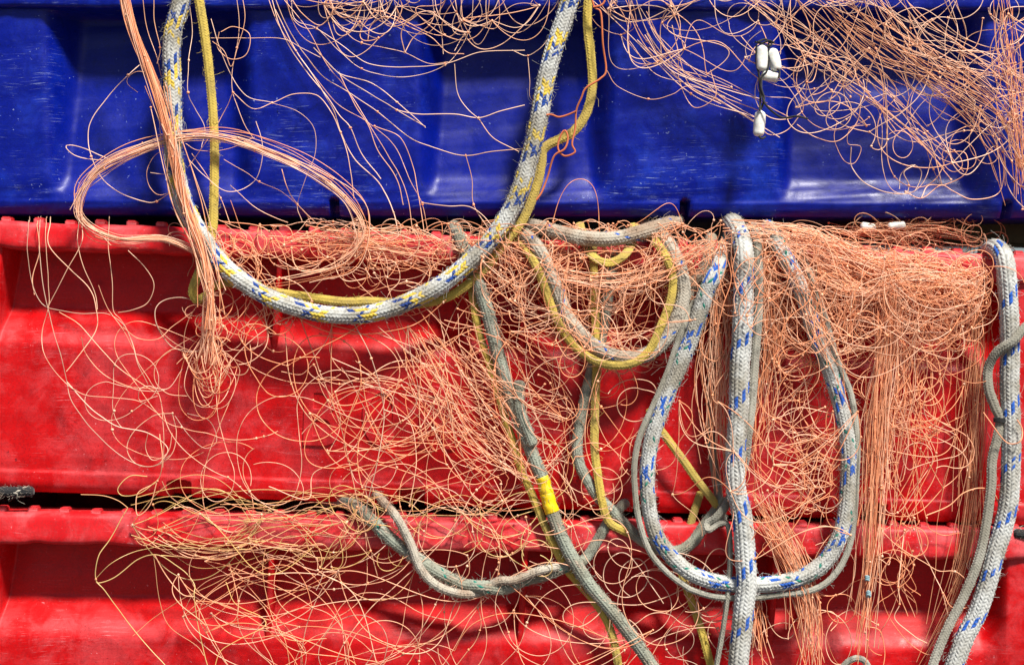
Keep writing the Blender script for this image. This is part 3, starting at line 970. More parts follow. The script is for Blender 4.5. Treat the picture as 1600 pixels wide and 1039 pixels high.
def web(net, poly, nk, links=2.0, dist=(35, 150), d=(-44, -12), kind='orange', r=1.25, bulge=0.55, grav=10.0, drift=(0, 0), bias=None, keep=None):
    """slack net: knots in the region, joined by over-long stiff strands that bow out in arcs"""
    K = scatter(poly, nk, bias)
    dd = rng.uniform(d[0], d[1], nk)
    for i in range(nk):
        ok = False
        dist2 = np.hypot(*(K - K[i]).T)
        cand = np.where((dist2 > dist[0]) & (dist2 < dist[1]))[0]
        if len(cand) == 0:
            continue
        m = min(len(cand), rng.poisson(links))
        for j in rng.choice(cand, m, replace=False):
            p, q = K[i], K[j]
            L = dist2[j]
            v = (q - p) / L
            nrm = np.array([-v[1], v[0]])
            k1, k2 = rng.normal(0, bulge, 2) * L
            if rng.random() < 0.6:
                k2 = abs(k2) * np.sign(k1)
            e1, e2 = rng.uniform(0.1, 0.5, 2) * L
            c1 = p + v * e1 + nrm * k1 + np.array([drift[0] * L, grav + drift[1] * L])
            c2 = q - v * e2 + nrm * k2 + np.array([drift[0] * L, grav + drift[1] * L])
            t = np.linspace(0, 1, 14)[:, None]
            c = (1 - t) ** 3 * p + 3 * (1 - t) ** 2 * t * c1 + 3 * (1 - t) * t * t * c2 + t ** 3 * q
            z = lerp(dd[i], dd[j], t[:, 0]) + np.sin(t[:, 0] * np.pi) * rng.normal(0, 9)
            z = np.clip(z, d[0] - 8, d[1])
            ok = net.add(np.column_stack([c, z]), kind, r, 4.0, per=4) or ok
        if ok:
            net.knot(K[i, 0], K[i, 1], dd[i])

def curls(net, poly, n, length=(120, 420), rad=(18, 60), d=(-44, -14), kind='orange', r=1.25, bias=None, drift=0.0, bucket='strands'):
    """springy monofilament wandering in arcs of slowly changing curvature"""
    cx, cy = np.mean([p[0] for p in poly]), np.mean([p[1] for p in poly])
    n = max(3, int(n / 2.2))
    length = (length[0] * 2.0, length[1] * 2.4)
    for (x, y) in scatter(poly, n, bias):
        ang = rng.uniform(0, 6.28)
        L = rng.uniform(*length)
        st = 6.0
        m = int(L / st)
        kap = rng.choice([-1, 1]) / rng.uniform(*rad)
        z = rng.uniform(*d)
        P, kn = [], []
        vx, vy = x, y
        for i in range(m):
            P.append((vx, vy, z))
            if rng.random() < 0.045:
                kap = rng.choice([-1, 1], p=[0.4, 0.6] if kap > 0 else [0.6, 0.4]) / rng.uniform(*rad) * (1.0 if rng.random() < 0.65 else 0.2)
                if rng.random() < 0.35:
                    ang += rng.normal(0, 0.6)
                if rng.random() < 0.5:
                    kn.append((vx, vy, z))
            kap += rng.normal(0, 0.0015)
            ang += kap * st
            if not inside(poly, vx, vy):
                want = math.atan2(cy - vy, cx - vx)
                ang += math.sin(want - ang) * st / rad[0] * 0.9
            if drift:
                ang += math.sin(math.pi / 2 - ang) * drift
            vx += math.cos(ang) * st
            vy += math.sin(ang) * st
            z = float(np.clip(z + rng.normal(0, 1.4), d[0], d[1]))
        if net.add(P, kind, r, 4.5, per=3, bucket=bucket):
            net.knots += kn

# --- 1. net hanging at the left over the blue crate and the middle crate
n1 = Net("bundled net hanging in a twisted hank at the left beside the big rope loop", (190, 0, -50))
hank = [(185, -60), (192, 0), (212, 55), (236, 120), (256, 180), (272, 240), (284, 300), (296, 345), (315, 385), (326, 430), (330, 480), (326, 520)]
flow(n1, hank, 46, 5.0, 4.6, d=(-82, -66), wobble=3.0, t0=(0, 0.08), t1=(0.75, 1.0), kind='orange', bucket='twisted_hank', knotp=0.10, r=1.3, twist=7.0)
flow(n1, hank, 14, 13, 9, d=(-88, -60), wobble=8, t0=(0.3, 0.5), t1=(0.8, 1.0), kind='orange', bucket='twisted_hank', knotp=0.04, r=1.3)
for (a, b, n_) in (((300, 560), (288, 605), 8), ((340, 560), (345, 610), 8), ((322, 580), (318, 630), 4)):
    for _ in range(n_):
        w = rng.uniform(8, 36)
        yb = rng.uniform(570, 655)
        x0 = 328 + rng.normal() * 4
        xs_ = x0 + rng.normal() * 6 + (a[0] - 322) * 0.4
        p = [(x0, 470 + rng.normal() * 8), (x0 + rng.normal() * 4, 510), (xs_ - w * 0.7, 560), (xs_ - w, yb - 30), (xs_ - w * 0.4, yb), (xs_ + w * 0.5, yb - 4), (xs_ + w, yb - 38), (xs_ + w * 0.6, 570), (x0 + rng.normal() * 4, 500), (x0, 440)]
        dd = depth_walk(len(p), -62, -24)
        n1.add([(x, y, z) for (x, y), z in zip(p, dd)], 'orange', 1.2, 4.0)
loop = [(322, 402), (300, 384), (240, 371), (180, 372), (140, 358), (124, 335), (124, 308), (140, 280), (172, 257), (215, 236), (268, 218), (315, 210), (362, 217), (415, 235), (468, 258), (512, 285), (545, 315), (566, 350), (566, 380), (545, 405), (500, 420), (450, 434), (410, 440), (370, 438)]
flow(n1, loop, 13, 4.2, 4.0, d=(-66, -52), wobble=1.8, t0=(0.0, 0.015), t1=(0.6, 1.0), kind='pale', bucket='looped_hank', knotp=0.10, r=1.15, twist=9.0)
flow(n1, loop, 11, 8.0, 7.0, d=(-60, -44), wobble=4, t0=(0.1, 0.3), t1=(0.6, 1.0), kind='orange', bucket='looped_hank', knotp=0.12, r=1.1)
h = 0.5
for pts, kn in ([[(435, 205), (400, 235), (340, 300), (290, 370), (275, 430), (285, 490), (320, 560), (380, 605), (450, 630), (490, 630), (540, 595)], (1, 5, 9)],
                [[(430, 290), (400, 262), (402, 240), (430, 225), (470, 232)], ()],
                [[(345, 500), (280, 472), (230, 455), (205, 460), (235, 488), (300, 500), (345, 500)], ()],
                [[(735, -40), (748, 70), (740, 150), (725, 220), (728, 290), (760, 380), (790, 430)], (2, 4)],
                [[(728, 290), (690, 370), (640, 450), (590, 520)], ()],
                [[(728, 290), (790, 340), (850, 322), (920, 295), (990, 300), (1035, 350), (1065, 415), (1090, 500), (1105, 620)], (0, 2, 6)],
                [[(850, 322), (930, 350), (980, 400), (985, 480), (955, 560), (930, 640), (945, 695)], (5,)],
                [[(590, -20), (600, 100), (590, 190), (588, 290), (610, 340), (640, 400), (630, 460)], (2, 3)],
                [[(660, 60), (680, 130), (720, 230), (770, 300), (850, 322)], ()],
                [[(690, 100), (730, 85), (780, 110), (770, 170), (720, 185), (680, 150), (685, 100)], ()],
                [[(755, -20), (765, 60), (745, 140), (722, 210), (700, 160), (664, 130)], ()],
                [[(480, -20), (482, 60), (500, 150), (490, 200)], (2,)],
                [[(445, -20), (460, 90), (490, 180), (505, 240)], ()],
                [[(660, 120), (760, 120), (880, 122), (940, 150), (1000, 180)], ()],
                [[(560, 590), (500, 610), (465, 580), (460, 530), (490, 480), (540, 470)], ()],
                [[(470, 540), (500, 545), (545, 548)], ()],
                [[(580, 450), (620, 470), (700, 470), (770, 440), (795, 430)], ()],
                [[(600, 480), (640, 540), (690, 620), (720, 700)], (2,)],
                [[(590, 500), (650, 560), (720, 600), (800, 560), (820, 460), (800, 380)], ()],
                [[(700, 500), (770, 540), (810, 568), (880, 600), (950, 660), (970, 700)], (2,)],
                [[(720, 580), (800, 650), (860, 680), (900, 695)], ()],
                [[(880, 530), (900, 590), (930, 640), (990, 700)], ()]):
    traced(n1, [(x * h, y * h) for x, y in pts], (-46, -22), 'pale', 1.2, kn)
def z4(p):
    return [(x * 0.385, 330 + y * 0.385) for x, y in p]
for pts, kn in ([[(115, 40), (110, 150), (125, 270), (165, 370), (230, 400), (330, 415), (430, 415), (500, 460), (535, 530), (560, 620), (600, 700)], (8,)],
                [[(150, 60), (160, 160), (132, 270), (140, 340)], ()],
                [[(185, 130), (200, 330), (195, 400), (170, 490), (180, 580), (240, 670), (330, 740), (450, 755), (560, 770), (640, 820)], (9,)],
                [[(160, 140), (175, 300), (215, 480), (250, 600), (270, 690), (290, 770), (360, 870), (450, 960), (540, 1020), (620, 1035), (690, 990)], (4, 5)],
                [[(200, 140), (290, 240), (360, 310), (390, 390), (390, 480), (340, 560), (270, 650)], ()],
                [[(330, 130), (260, 260), (200, 380)], ()],
                [[(315, 130), (340, 230), (385, 330), (395, 400)], ()],
                [[(440, 150), (455, 280), (460, 400), (490, 440), (530, 510), (560, 610), (610, 690), (650, 760), (665, 900), (660, 1039)], (3, 7)],
                [[(240, 410), (320, 460), (420, 570), (500, 650), (590, 710), (640, 740)], ()],
                [[(330, 510), (350, 580), (420, 660), (520, 710), (630, 720)], ()],
                [[(520, 160), (590, 230), (625, 300), (600, 370), (540, 400), (480, 410)], ()],
                [[(270, 690), (360, 790), (470, 870), (600, 900), (680, 960), (650, 1020)], ()],
                [[(800, 370), (740, 350), (670, 360), (630, 400), (640, 470), (690, 540), (760, 570), (830, 560)], ()],
                [[(780, 410), (700, 470), (640, 520), (560, 515), (500, 470)], ()],
                [[(750, 560), (690, 565), (635, 620), (630, 690), (680, 740), (760, 750)], ()],
                [[(890, 510), (940, 560), (1020, 560), (1080, 520), (1070, 430), (1010, 360)], ()],
                [[(880, 590), (920, 650), (990, 660), (1020, 600), (1015, 540)], ()],
                [[(640, 750), (570, 770), (565, 730), (600, 710), (680, 720), (740, 640)], ()],
                [[(700, 820), (620, 830), (540, 900), (515, 970), (560, 1030), (640, 1030), (700, 980), (715, 900), (700, 820)], (0,)],
                [[(710, 830), (760, 900), (830, 960), (880, 930), (850, 850), (760, 820)], ()],
                [[(600, 900), (590, 960), (620, 1010), (680, 980), (700, 900)], ()],
                [[(540, 560), (500, 480), (440, 400), (400, 300)], ()]):
    q = z4(pts)
    if q[0][1] < 395 and pts[0][1] < 155:
        a0 = [(q[0][0] + 2, 339, 30), (q[0][0] + 1, 348 + 0.03 * q[0][0], -14)]
        dd = depth_walk(len(q), -40, -18)
        n1.add(a0 + [(x, y, z) for (x, y), z in zip(q, dd)], 'pale', 1.35, 3.0, 'single')
        continue
    traced(n1, q, (-40, -16), 'pale', 1.35, kn)
flow(n1, [(330, 370), (400, 400), (430, 470), (420, 520)], 10, 30, 25, d=(-44, -22), wobble=10, curl=0.4)
curls(n1, [(300, 360), (430, 380), (430, 520), (360, 560), (300, 500)], 26, (70, 220), (12, 34), (-44, -20))
curls(n1, [(250, 470), (470, 460), (480, 760), (220, 765), (170, 600)], 20, (160, 420), (40, 130), (-42, -16), 'pale', drift=0.01)
n1.build()

# --- 2. net draped at the top centre over the blue crate
n2 = Net("loose net draped over the top centre of the blue crate, left of the rope", (560, 0, -40))
for pts, kn in ([[(830, -30), (870, 80), (925, 160), (990, 250), (1060, 330), (1145, 380), (1235, 460), (1280, 560), (1320, 640), (1340, 730)], (2, 5, 8)],
                [[(850, -30), (900, 90), (960, 180), (1010, 240), (1090, 290), (1180, 350), (1280, 430), (1380, 470), (1455, 487), (1530, 475), (1640, 465)], (5, 8)],
                [[(1000, 170), (1060, 230), (1160, 260), (1240, 320), (1330, 400)], (0, 3)],
                [[(980, 150), (1070, 240), (1150, 290), (1240, 345), (1330, 396)], (3,)],
                [[(860, 30), (920, 150), (980, 240), (1040, 340), (1065, 415), (1110, 500), (1190, 580), (1230, 665), (1245, 730)], (4, 7)],
                [[(1170, 395), (1250, 430), (1290, 520), (1305, 600), (1325, 720)], (0,)],
                [[(1240, 345), (1300, 357), (1420, 358), (1495, 370), (1560, 350), (1640, 330)], (3,)],
                [[(1495, 370), (1540, 430), (1620, 475)], ()],
                [[(1420, 200), (1430, 290), (1460, 340), (1495, 370)], ()],
                [[(1455, 487), (1475, 560), (1480, 640), (1530, 720)], (2,)],
                [[(1320, 635), (1400, 645), (1480, 652), (1560, 730)], (0,)],
                [[(910, -30), (920, 60), (990, 90), (1060, 160), (1130, 215), (1220, 240), (1310, 235), (1390, 205), (1440, 150), (1470, 80), (1480, -20)], (2, 4, 7)],
                [[(990, 90), (1080, 150), (1150, 200), (1260, 210), (1390, 200), (1500, 165), (1640, 158)], (4,)],
                [[(1020, 30), (1080, 100), (1130, 135), (1200, 150), (1265, 165), (1340, 200), (1400, 195)], (2, 4)],
                [[(1150, 130), (1160, 80), (1210, 55), (1290, 90), (1350, 120), (1400, 165), (1450, 170)], ()],
                [[(1265, 165), (1255, 100), (1300, 45), (1355, 40), (1340, 80), (1290, 120), (1265, 165)], (4,)],
                [[(1060, 230), (1110, 330), (1150, 390), (1180, 470), (1240, 560), (1260, 640)], ()],
                [[(900, -20), (940, 40), (1000, 80), (1040, 30), (1020, -20)], ()],
                [[(1180, -20), (1210, 55), (1240, 20), (1250, -20)], (1,)],
                [[(1350, -20), (1358, 40), (1380, 110), (1385, 170)], (1,)],
                [[(1440, -20), (1450, 65), (1500, 50), (1560, 20), (1590, -20)], (1,)],
                [[(1490, -20), (1505, 50), (1450, 110), (1420, 160)], ()],
                [[(1600, 158), (1650, 175), (1700, 140), (1740, 60), (1745, -20)], (1,)],
                [[(1650, 175), (1655, 250), (1660, 310), (1720, 330)], ()],
                [[(1560, -20), (1600, 60), (1660, 80), (1720, 40), (1760, -20)], ()],
                [[(870, -20), (960, 90), (1020, 200), (1090, 290), (1160, 400), (1220, 500), (1270, 600), (1290, 720)], ()],
                [[(845, -20), (880, 100), (940, 200), (1020, 300), (1060, 360), (1095, 400), (1130, 480), (1190, 560)], (5,)]):
    traced(n2, [(x * h, y * h) for x, y in pts], (-42, -16), 'pale', 1.3, kn)
web(n2, [(420, -60), (920, -60), (900, 10), (800, 30), (720, 60), (620, 70), (520, 40), (450, 20)], 40, 2.2, (30, 130), (-40, -18), 'pale', bulge=0.45, grav=22)
n2.build()

# --- 3. net at the top right
n3 = Net("dense tangled net spread over the right half of the blue crate", (1300, 0, -40))
TR = [(930, -70), (1700, -70), (1700, 300), (1600, 300), (1520, 298), (1440, 300), (1400, 250), (1330, 235), (1290, 200), (1230, 200), (1150, 185), (1080, 150), (1000, 110), (945, 50)]
web(n3, TR, 120, 1.9, (40, 150), (-52, -16), 'pale', bulge=0.40, grav=10)
flow(n3, [(960, -40), (1010, 50), (1060, 110), (1130, 150), (1190, 190), (1230, 215)], 14, 18, 8, (-44, -20), 'pale', 8, (0, 0.35), (0.6, 1.0), 1.25)
flow(n3, [(1130, -60), (1210, 30), (1300, 90), (1380, 165), (1450, 230), (1490, 290)], 18, 18, 26, (-50, -20), 'pale', 8, (0, 0.4), (0.5, 1.0), 1.25)
flow(n3, [(1240, -60), (1330, 40), (1420, 100), (1510, 160), (1570, 220), (1600, 330)], 26, 26, 16, (-56, -20), 'brown', 6, (0, 0.3), (0.7, 1.0), 1.2)
flow(n3, [(1350, -60), (1440, 60), (1530, 110), (1600, 140), (1680, 160)], 20, 24, 24, (-50, -20), 'pale', 9, (0, 0.3), (0.7, 1.0), 1.2)
flow(n3, [(1560, -60), (1575, 60), (1590, 160), (1598, 250), (1612, 330)], 18, 12, 6, (-56, -30), 'orange', 5, (0, 0.4), (0.7, 1.0), 1.25)
curls(n3, [(1180, -20), (1600, -20), (1600, 240), (1450, 260), (1330, 200), (1200, 120)], 30, (120, 360), (22, 60), (-48, -18), 'pale')
for pts, kn in ([[(1330, 230), (1331, 262), (1360, 292), (1410, 304), (1420, 290), (1412, 270), (1430, 258)], (4,)],
                [[(1415, 300), (1440, 310), (1470, 290), (1490, 300), (1520, 312), (1560, 302), (1568, 260), (1560, 230)], (0,)],
                [[(1308, 190), (1304, 220), (1318, 250), (1335, 255), (1345, 230), (1325, 225), (1330, 200), (1360, 195)], ()],
                [[(1405, 295), (1408, 272), (1425, 258), (1440, 270), (1430, 298), (1415, 300)], ()],
                [[(1440, 310), (1450, 290), (1478, 288), (1510, 270), (1508, 240), (1480, 238)], ()],
                [[(1570, 245), (1575, 290), (1600, 325), (1640, 340)], ()],
                [[(948, 110), (965, 135), (1013, 155), (1050, 148), (1075, 135), (1120, 145)], (2,)],
                [[(1060, 90), (1062, 130), (1085, 168), (1118, 150), (1110, 110)], ()],
                [[(1050, 40), (1075, 130), (1120, 155), (1180, 190), (1200, 210), (1228, 205), (1250, 180)], (2,)],
                [[(1245, 195), (1275, 215), (1310, 220), (1340, 190), (1345, 150)], ()]):
    traced(n3, pts, (-46, -18), 'pale', 1.3, kn)
n3.build()

# --- 4. centre net spilling from the gap between the blue and the middle crate
n4 = Net("tangled net spilling from the gap in the centre around the small rope loop", (920, 350, -20))
n4.ymin = lambda x: 340
flow(n4, [(420, 378), (520, 372), (620, 380), (720, 392)], 50, 16, 16, (-40, -12), 'orange', 8, (0, 0.5), (0.4, 1.0), 1.15, curl=0.3)
web(n4, [(330, 350), (720, 350), (740, 400), (720, 440), (600, 440), (480, 410), (420, 430), (380, 400)], 50, 1.6, (25, 90), (-40, -12), 'orange', r=1.1, bulge=0.45, grav=4)
curls(n4, [(380, 350), (720, 352), (720, 400), (560, 400), (420, 395)], 55, (60, 180), (14, 60), (-36, -12), r=1.1)
HEAP = [(700, 345), (1130, 345), (1110, 480), (1060, 560), (980, 575), (900, 560), (830, 540), (760, 500), (720, 430)]
web(n4, HEAP, 190, 2.0, (20, 110), (-42, -8), 'orange', r=1.15, bulge=0.45, grav=3, bias=lambda x, y: 1.0 if y < 470 else 0.55)
curls(n4, HEAP, 80, (60, 220), (14, 60), (-44, -8), r=1.15, bias=lambda x, y: 1.0 if y < 480 else 0.4)
flow(n4, [(760, 380), (820, 400), (900, 440), (990, 435), (1060, 415), (1130, 360)], 18, 11, 7, (-62, -44), 'orange', 5, (0, 0.5), (0.7, 1.0), 1.2)
web(n4, HEAP, 60, 1.8, (40, 150), (-82, -58), 'orange', r=1.2, bulge=0.35, grav=6)
curls(n4, HEAP, 22, (90, 260), (24, 80), (-80, -56), r=1.2)
# long diagonal fan to the lower left of the heap
flow(n4, [(600, 480), (640, 540), (690, 600), (745, 650), (800, 710), (850, 760)], 38, 48, 22, (-50, -14), 'orange', 9, (0, 0.5), (0.7, 1.0), 1.25, curl=0.1)
flow(n4, [(700, 470), (730, 530), (790, 590), (850, 640), (900, 650)], 24, 34, 26, (-52, -14), 'orange', 10, (0, 0.4), (0.6, 1.0), 1.25, curl=0.3)
web(n4, [(480, 500), (760, 500), (900, 560), (930, 680), (860, 760), (700, 770), (560, 770), (430, 770), (350, 740), (380, 640), (470, 600)], 38, 1.8, (80, 260), (-46, -14), 'orange', bulge=0.36, grav=14)
curls(n4, [(380, 600), (560, 480), (760, 500), (900, 560), (900, 700), (780, 790), (500, 790), (340, 760)], 26, (220, 560), (45, 150), (-44, -14), drift=0.012)
curls(n4, [(830, 560), (1010, 570), (1010, 800), (900, 800), (850, 700)], 18, (120, 320), (26, 80), (-44, -14))
for pts in ([(470, 500), (500, 580), (530, 660), (545, 720), (560, 790), (590, 900)], [(540, 480), (580, 560), (600, 640), (590, 720), (570, 800)],
            [(445, 520), (455, 600), (490, 660), (560, 700), (640, 690), (680, 650), (690, 600)],
            [(520, 560), (580, 590), (600, 630), (560, 690), (530, 720), (490, 740), (480, 780), (420, 760)],
            [(560, 590), (530, 600), (500, 590), (490, 570), (470, 585), (440, 580)],
            [(545, 725), (560, 705), (600, 705), (620, 730), (600, 760), (560, 755), (545, 725)],
            [(600, 640), (640, 660), (650, 720), (640, 790)], [(690, 700), (730, 745), (760, 720), (750, 680), (700, 660)]):
    traced(n4, pts, (-46, -20), 'pale', 1.4, (1, 3))
n4.build()

# --- 5. right heap
n5 = Net("thick orange net heap pouring out of the gap at the right and hanging in tails", (1340, 350, -20))
n5.ymin = lambda x: 343 if x < 1320 else (352 if rng.random() < 0.2 else 385)
RH = [(1120, 348), (1240, 350), (1330, 376), (1440, 398), (1540, 408), (1556, 440), (1545, 500), (1480, 540), (1380, 560), (1250, 560), (1150, 520), (1110, 420)]
web(n5, RH, 270, 2.2, (20, 120), (-42, -8), 'orange', r=1.15, bulge=0.42, grav=4, bias=lambda x, y: 1.0 if y < 470 else 0.5)
curls(n5, RH, 140, (60, 240), (14, 60), (-44, -8), r=1.15, bias=lambda x, y: 1.0 if y < 500 else 0.4)
flow(n5, [(1130, 356), (1230, 368), (1330, 402), (1430, 424), (1545, 436)], 90, 9, 14, (-50, -6), 'orange', 7, (0, 0.6), (0.4, 1.0), 1.15)
flow(n5, [(1150, 350), (1210, 362), (1270, 400), (1330, 450), (1380, 470), (1400, 440), (1440, 420), (1500, 425)], 24, 10, 14, (-58, -30), 'orange', 7, (0, 0.4), (0.6, 1.0), 1.2)
web(n5, RH, 66, 1.8, (40, 150), (-84, -58), 'orange', r=1.2, bulge=0.35, grav=6)
curls(n5, RH, 30, (90, 260), (24, 70), (-84, -56), r=1.2)
flow(n5, [(1140, 352), (1150, 400), (1166, 470), (1150, 540)], 9, 16, 26, (-92, -78), 'orange', 8, (0, 0.3), (0.4, 1.0), 1.2)
flow(n5, [(1215, 368), (1250, 430), (1285, 520), (1320, 600)], 10, 14, 18, (-76, -62), 'orange', 8, (0, 0.4), (0.5, 1.0), 1.2)
# curls on the right of the heap
curls(n5, [(1420, 430), (1530, 430), (1540, 520), (1450, 540)], 44, (100, 260), (22, 46), (-62, -24), r=1.25)
# hanging tails
flow(n5, [(1405, 420), (1395, 480), (1385, 560), (1372, 650), (1366, 760), (1358, 900), (1345, 1000), (1330, 1060)], 46, 10, 8, (-62, -40), 'orange', 6, (0, 0.25), (0.6, 1.0), 1.2, bucket='hanging_tail')
flow(n5, [(1400, 470), (1392, 560), (1385, 640), (1372, 740), (1362, 800)], 36, 16, 12, (-58, -30), 'orange', 9, (0, 0.3), (0.6, 1.0), 1.2, bucket='hanging_tail')
flow(n5, [(1440, 480), (1428, 580), (1425, 680), (1418, 780), (1410, 850)], 34, 24, 20, (-54, -26), 'orange', 11, (0, 0.4), (0.5, 1.0), 1.15, bucket='hanging_tail', curl=0.2)
flow(n5, [(1128, 360), (1122, 450), (1118, 560), (1122, 680), (1134, 780)], 66, 17, 13, (-34, -14), 'orange', 7, (0, 0.3), (0.6, 1.0), 1.2, bucket='hanging_tail')
flow(n5, [(1188, 360), (1200, 450), (1200, 540), (1190, 640), (1182, 740), (1186, 800)], 46, 11, 9, (-40, -16), 'orange', 8, (0, 0.3), (0.5, 1.0), 1.2, bucket='hanging_tail')
flow(n5, [(1180, 770), (1200, 810), (1235, 870), (1258, 940), (1265, 1000), (1268, 1070)], 70, 12, 12, (-52, -20), 'orange', 6, (0, 0.25), (0.6, 1.0), 1.2, bucket='hanging_tail')
flow(n5, [(1175, 880), (1182, 950), (1195, 1060)], 18, 7, 9, (-40, -14), 'orange', 4, (0, 0.3), (0.6, 1.0), 1.2, bucket='hanging_tail')
flow(n5, [(1530, 400), (1528, 500), (1524, 620), (1518, 740), (1510, 850), (1480, 950), (1430, 1050)], 46, 13, 13, (-26, -6), 'brown', 4, (0, 0.3), (0.5, 1.0), 0.95, bucket='hanging_tail')
flow(n5, [(1210, 380), (1260, 470), (1300, 560), (1330, 650)], 14, 14, 14, (-66, -50), 'orange', 5, (0, 0.4), (0.5, 1.0), 1.15)
web(n5, [(1000, 620), (1340, 600), (1340, 900), (1020, 900)], 26, 1.6, (50, 160), (-84, -58), 'orange', bulge=0.35, grav=8)
web(n5, [(1200, 560), (1330, 560), (1330, 800), (1200, 800)], 36, 2.2, (40, 140), (-44, -12), 'orange', bulge=0.5, grav=8)
curls(n5, [(1190, 540), (1320, 540), (1320, 800), (1190, 800)], 28, (110, 300), (26, 80), (-44, -12))
web(n5, [(1340, 540), (1540, 520), (1530, 800), (1440, 850), (1340, 800)], 26, 1.7, (40, 150), (-50, -12), 'orange', bulge=0.45, grav=8)
curls(n5, [(1340, 560), (1500, 540), (1480, 780), (1350, 800)], 20, (100, 280), (20, 70), (-50, -14))
curls(n5, [(1200, 800), (1420, 800), (1440, 1030), (1200, 1030)], 22, (70, 220), (18, 60), (-46, -14))
flow(n5, [(1420, 800), (1410, 880), (1400, 920), (1440, 960)], 8, 12, 20, (-40, -14), 'orange', 6, (0, 0.3), (0.6, 1.0), 1.3)
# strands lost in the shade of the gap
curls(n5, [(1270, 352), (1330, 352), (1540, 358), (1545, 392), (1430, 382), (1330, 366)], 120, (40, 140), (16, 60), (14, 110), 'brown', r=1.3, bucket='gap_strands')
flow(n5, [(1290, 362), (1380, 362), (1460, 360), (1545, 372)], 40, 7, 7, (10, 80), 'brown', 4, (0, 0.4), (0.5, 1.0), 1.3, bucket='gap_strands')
def z9(p):
    return [(1060 + x * 0.384, 640 + y * 0.384) for x, y in p]
for pts, kn in ([[(960, 440), (985, 560), (1030, 650), (1075, 745), (1100, 850), (1115, 900)], (0, 3)],
                [[(830, 495), (900, 560), (1000, 620), (1060, 655), (1125, 658), (1170, 690)], (0, 4)],
                [[(1010, 440), (1020, 480), (1080, 510), (1150, 500)], (0,)],
                [[(1010, 430), (1100, 390), (1160, 340), (1220, 320), (1280, 335), (1305, 400), (1290, 470), (1260, 560)], ()],
                [[(1080, 745), (1110, 800), (1170, 805), (1210, 770), (1225, 720)], ()],
                [[(920, 490), (905, 620), (895, 720), (900, 790), (880, 850), (960, 920), (1010, 950)], (0, 2, 3)],
                [[(770, 610), (820, 610), (855, 630), (860, 590), (830, 580)], ()],
                [[(1240, 10), (1290, 80), (1340, 135), (1390, 130), (1400, 80), (1380, 40)], ()],
                [[(500, 1000), (520, 920), (560, 840), (620, 820), (650, 860), (620, 900)], ()],
                [[(760, 880), (820, 900), (840, 980), (830, 1060)], ()]):
    traced(n5, z9(pts), (-76, -56) if pts[0][0] > 1200 else (-50, -20), 'orange', 1.5, kn)
# little blue thread knots caught in the tail
for (x, y, a) in ((1355, 903, 0.3), (1357, 928, 0.7)):
    t = np.linspace(0, 3 * 2 * np.pi, 50)
    p = np.column_stack([x + np.cos(t) * 2.8, y + (t / t[-1] - 0.5) * 8 + np.sin(t) * a * 4, -60 + np.sin(t) * 3.4])
    tubes("blue_thread", [W(p[:, 0], p[:, 1], p[:, 2]) - n5.o], 1.5 * S, 5, fabric("pale_blue_thread", rgb(0.26, 0.40, 0.44), rgb(0.15, 0.25, 0.28), 0.6), n5.root)
n5.build()

# --- 6. net in the lower gap
n6 = Net("yellowish net hanging from the gap between the two red crates", (560, 790, -20))
flow(n6, [(190, 795), (300, 782), (420, 792), (540, 788), (640, 785)], 10, 10, 10, (-34, 6), 'yellow', 14, (0, 0.5), (0.5, 1.0), 1.15)
web(n6, [(180, 780), (420, 775), (640, 785), (880, 800), (880, 860), (640, 900), (420, 880), (300, 870), (160, 860)], 34, 1.5, (50, 200), (-36, -12), 'yellow', r=1.2, bulge=0.35, grav=10)
web(n6, [(170, 900), (420, 860), (640, 880), (950, 880), (1060, 960), (1060, 1060), (380, 1060)], 32, 1.5, (90, 280), (-40, -12), 'orange', r=1.25, bulge=0.36, grav=14)
curls(n6, [(400, 790), (860, 800), (1000, 900), (1000, 1050), (420, 1050)], 34, (200, 560), (45, 130), (-40, -14), 'pale', drift=0.01)
curls(n6, [(440, 785), (860, 800), (860, 880), (440, 860)], 18, (100, 280), (24, 80), (-42, -14), 'yellow')
flow(n6, [(200, 820), (280, 850), (340, 860), (430, 845), (520, 850)], 14, 10, 14, (-34, -14), 'yellow', 8, (0, 0.3), (0.6, 1.0), 1.2)
curls(n6, [(880, 830), (1140, 930), (1140, 1030), (960, 1030)], 26, (90, 260), (20, 60), (-40, -14), 'pale')
def z7(p):
    return [(x * 0.384, 640 + y * 0.384) for x, y in p]
for pts, kn in ([[(330, 345), (420, 350), (480, 370), (520, 400)], ()],
                [[(520, 400), (450, 520), (400, 600), (390, 690), (430, 740), (540, 890), (690, 1060)], (3,)],
                [[(390, 690), (400, 705), (470, 680), (560, 610), (640, 590), (740, 650), (790, 710), (790, 760), (810, 900), (850, 1060)], ()],
                [[(390, 685), (460, 620), (560, 575), (720, 545), (830, 550), (870, 520)], ()],
                [[(630, 590), (680, 680), (740, 750), (790, 760)], ()],
                [[(540, 920), (620, 850), (760, 760), (920, 680), (1000, 580), (1030, 500)], ()],
                [[(625, 600), (650, 780), (690, 880), (800, 960), (830, 1000)], ()],
                [[(660, 290), (690, 350), (760, 400), (860, 440)], ()],
                [[(640, 290), (610, 390), (560, 430), (560, 340), (640, 290), (660, 200), (650, 100)], (0,)],
                [[(600, 270), (530, 270), (480, 320), (500, 350), (570, 340), (640, 290)], ()],
                [[(1080, 560), (1070, 660), (1100, 820), (1160, 940), (1180, 1060)], ()],
                [[(1250, 740), (1160, 790), (1125, 850), (1150, 920), (1220, 940), (1330, 930)], ()],
                [[(930, 650), (1050, 710), (1200, 735), (1330, 700), (1403, 660)], ()],
                [[(920, 700), (960, 790), (1060, 840), (1075, 880), (980, 930), (900, 980), (870, 1060)], ()]):
    traced(n6, z7(pts), (-40, -16), 'yellow', 1.35, kn)
n6.build()

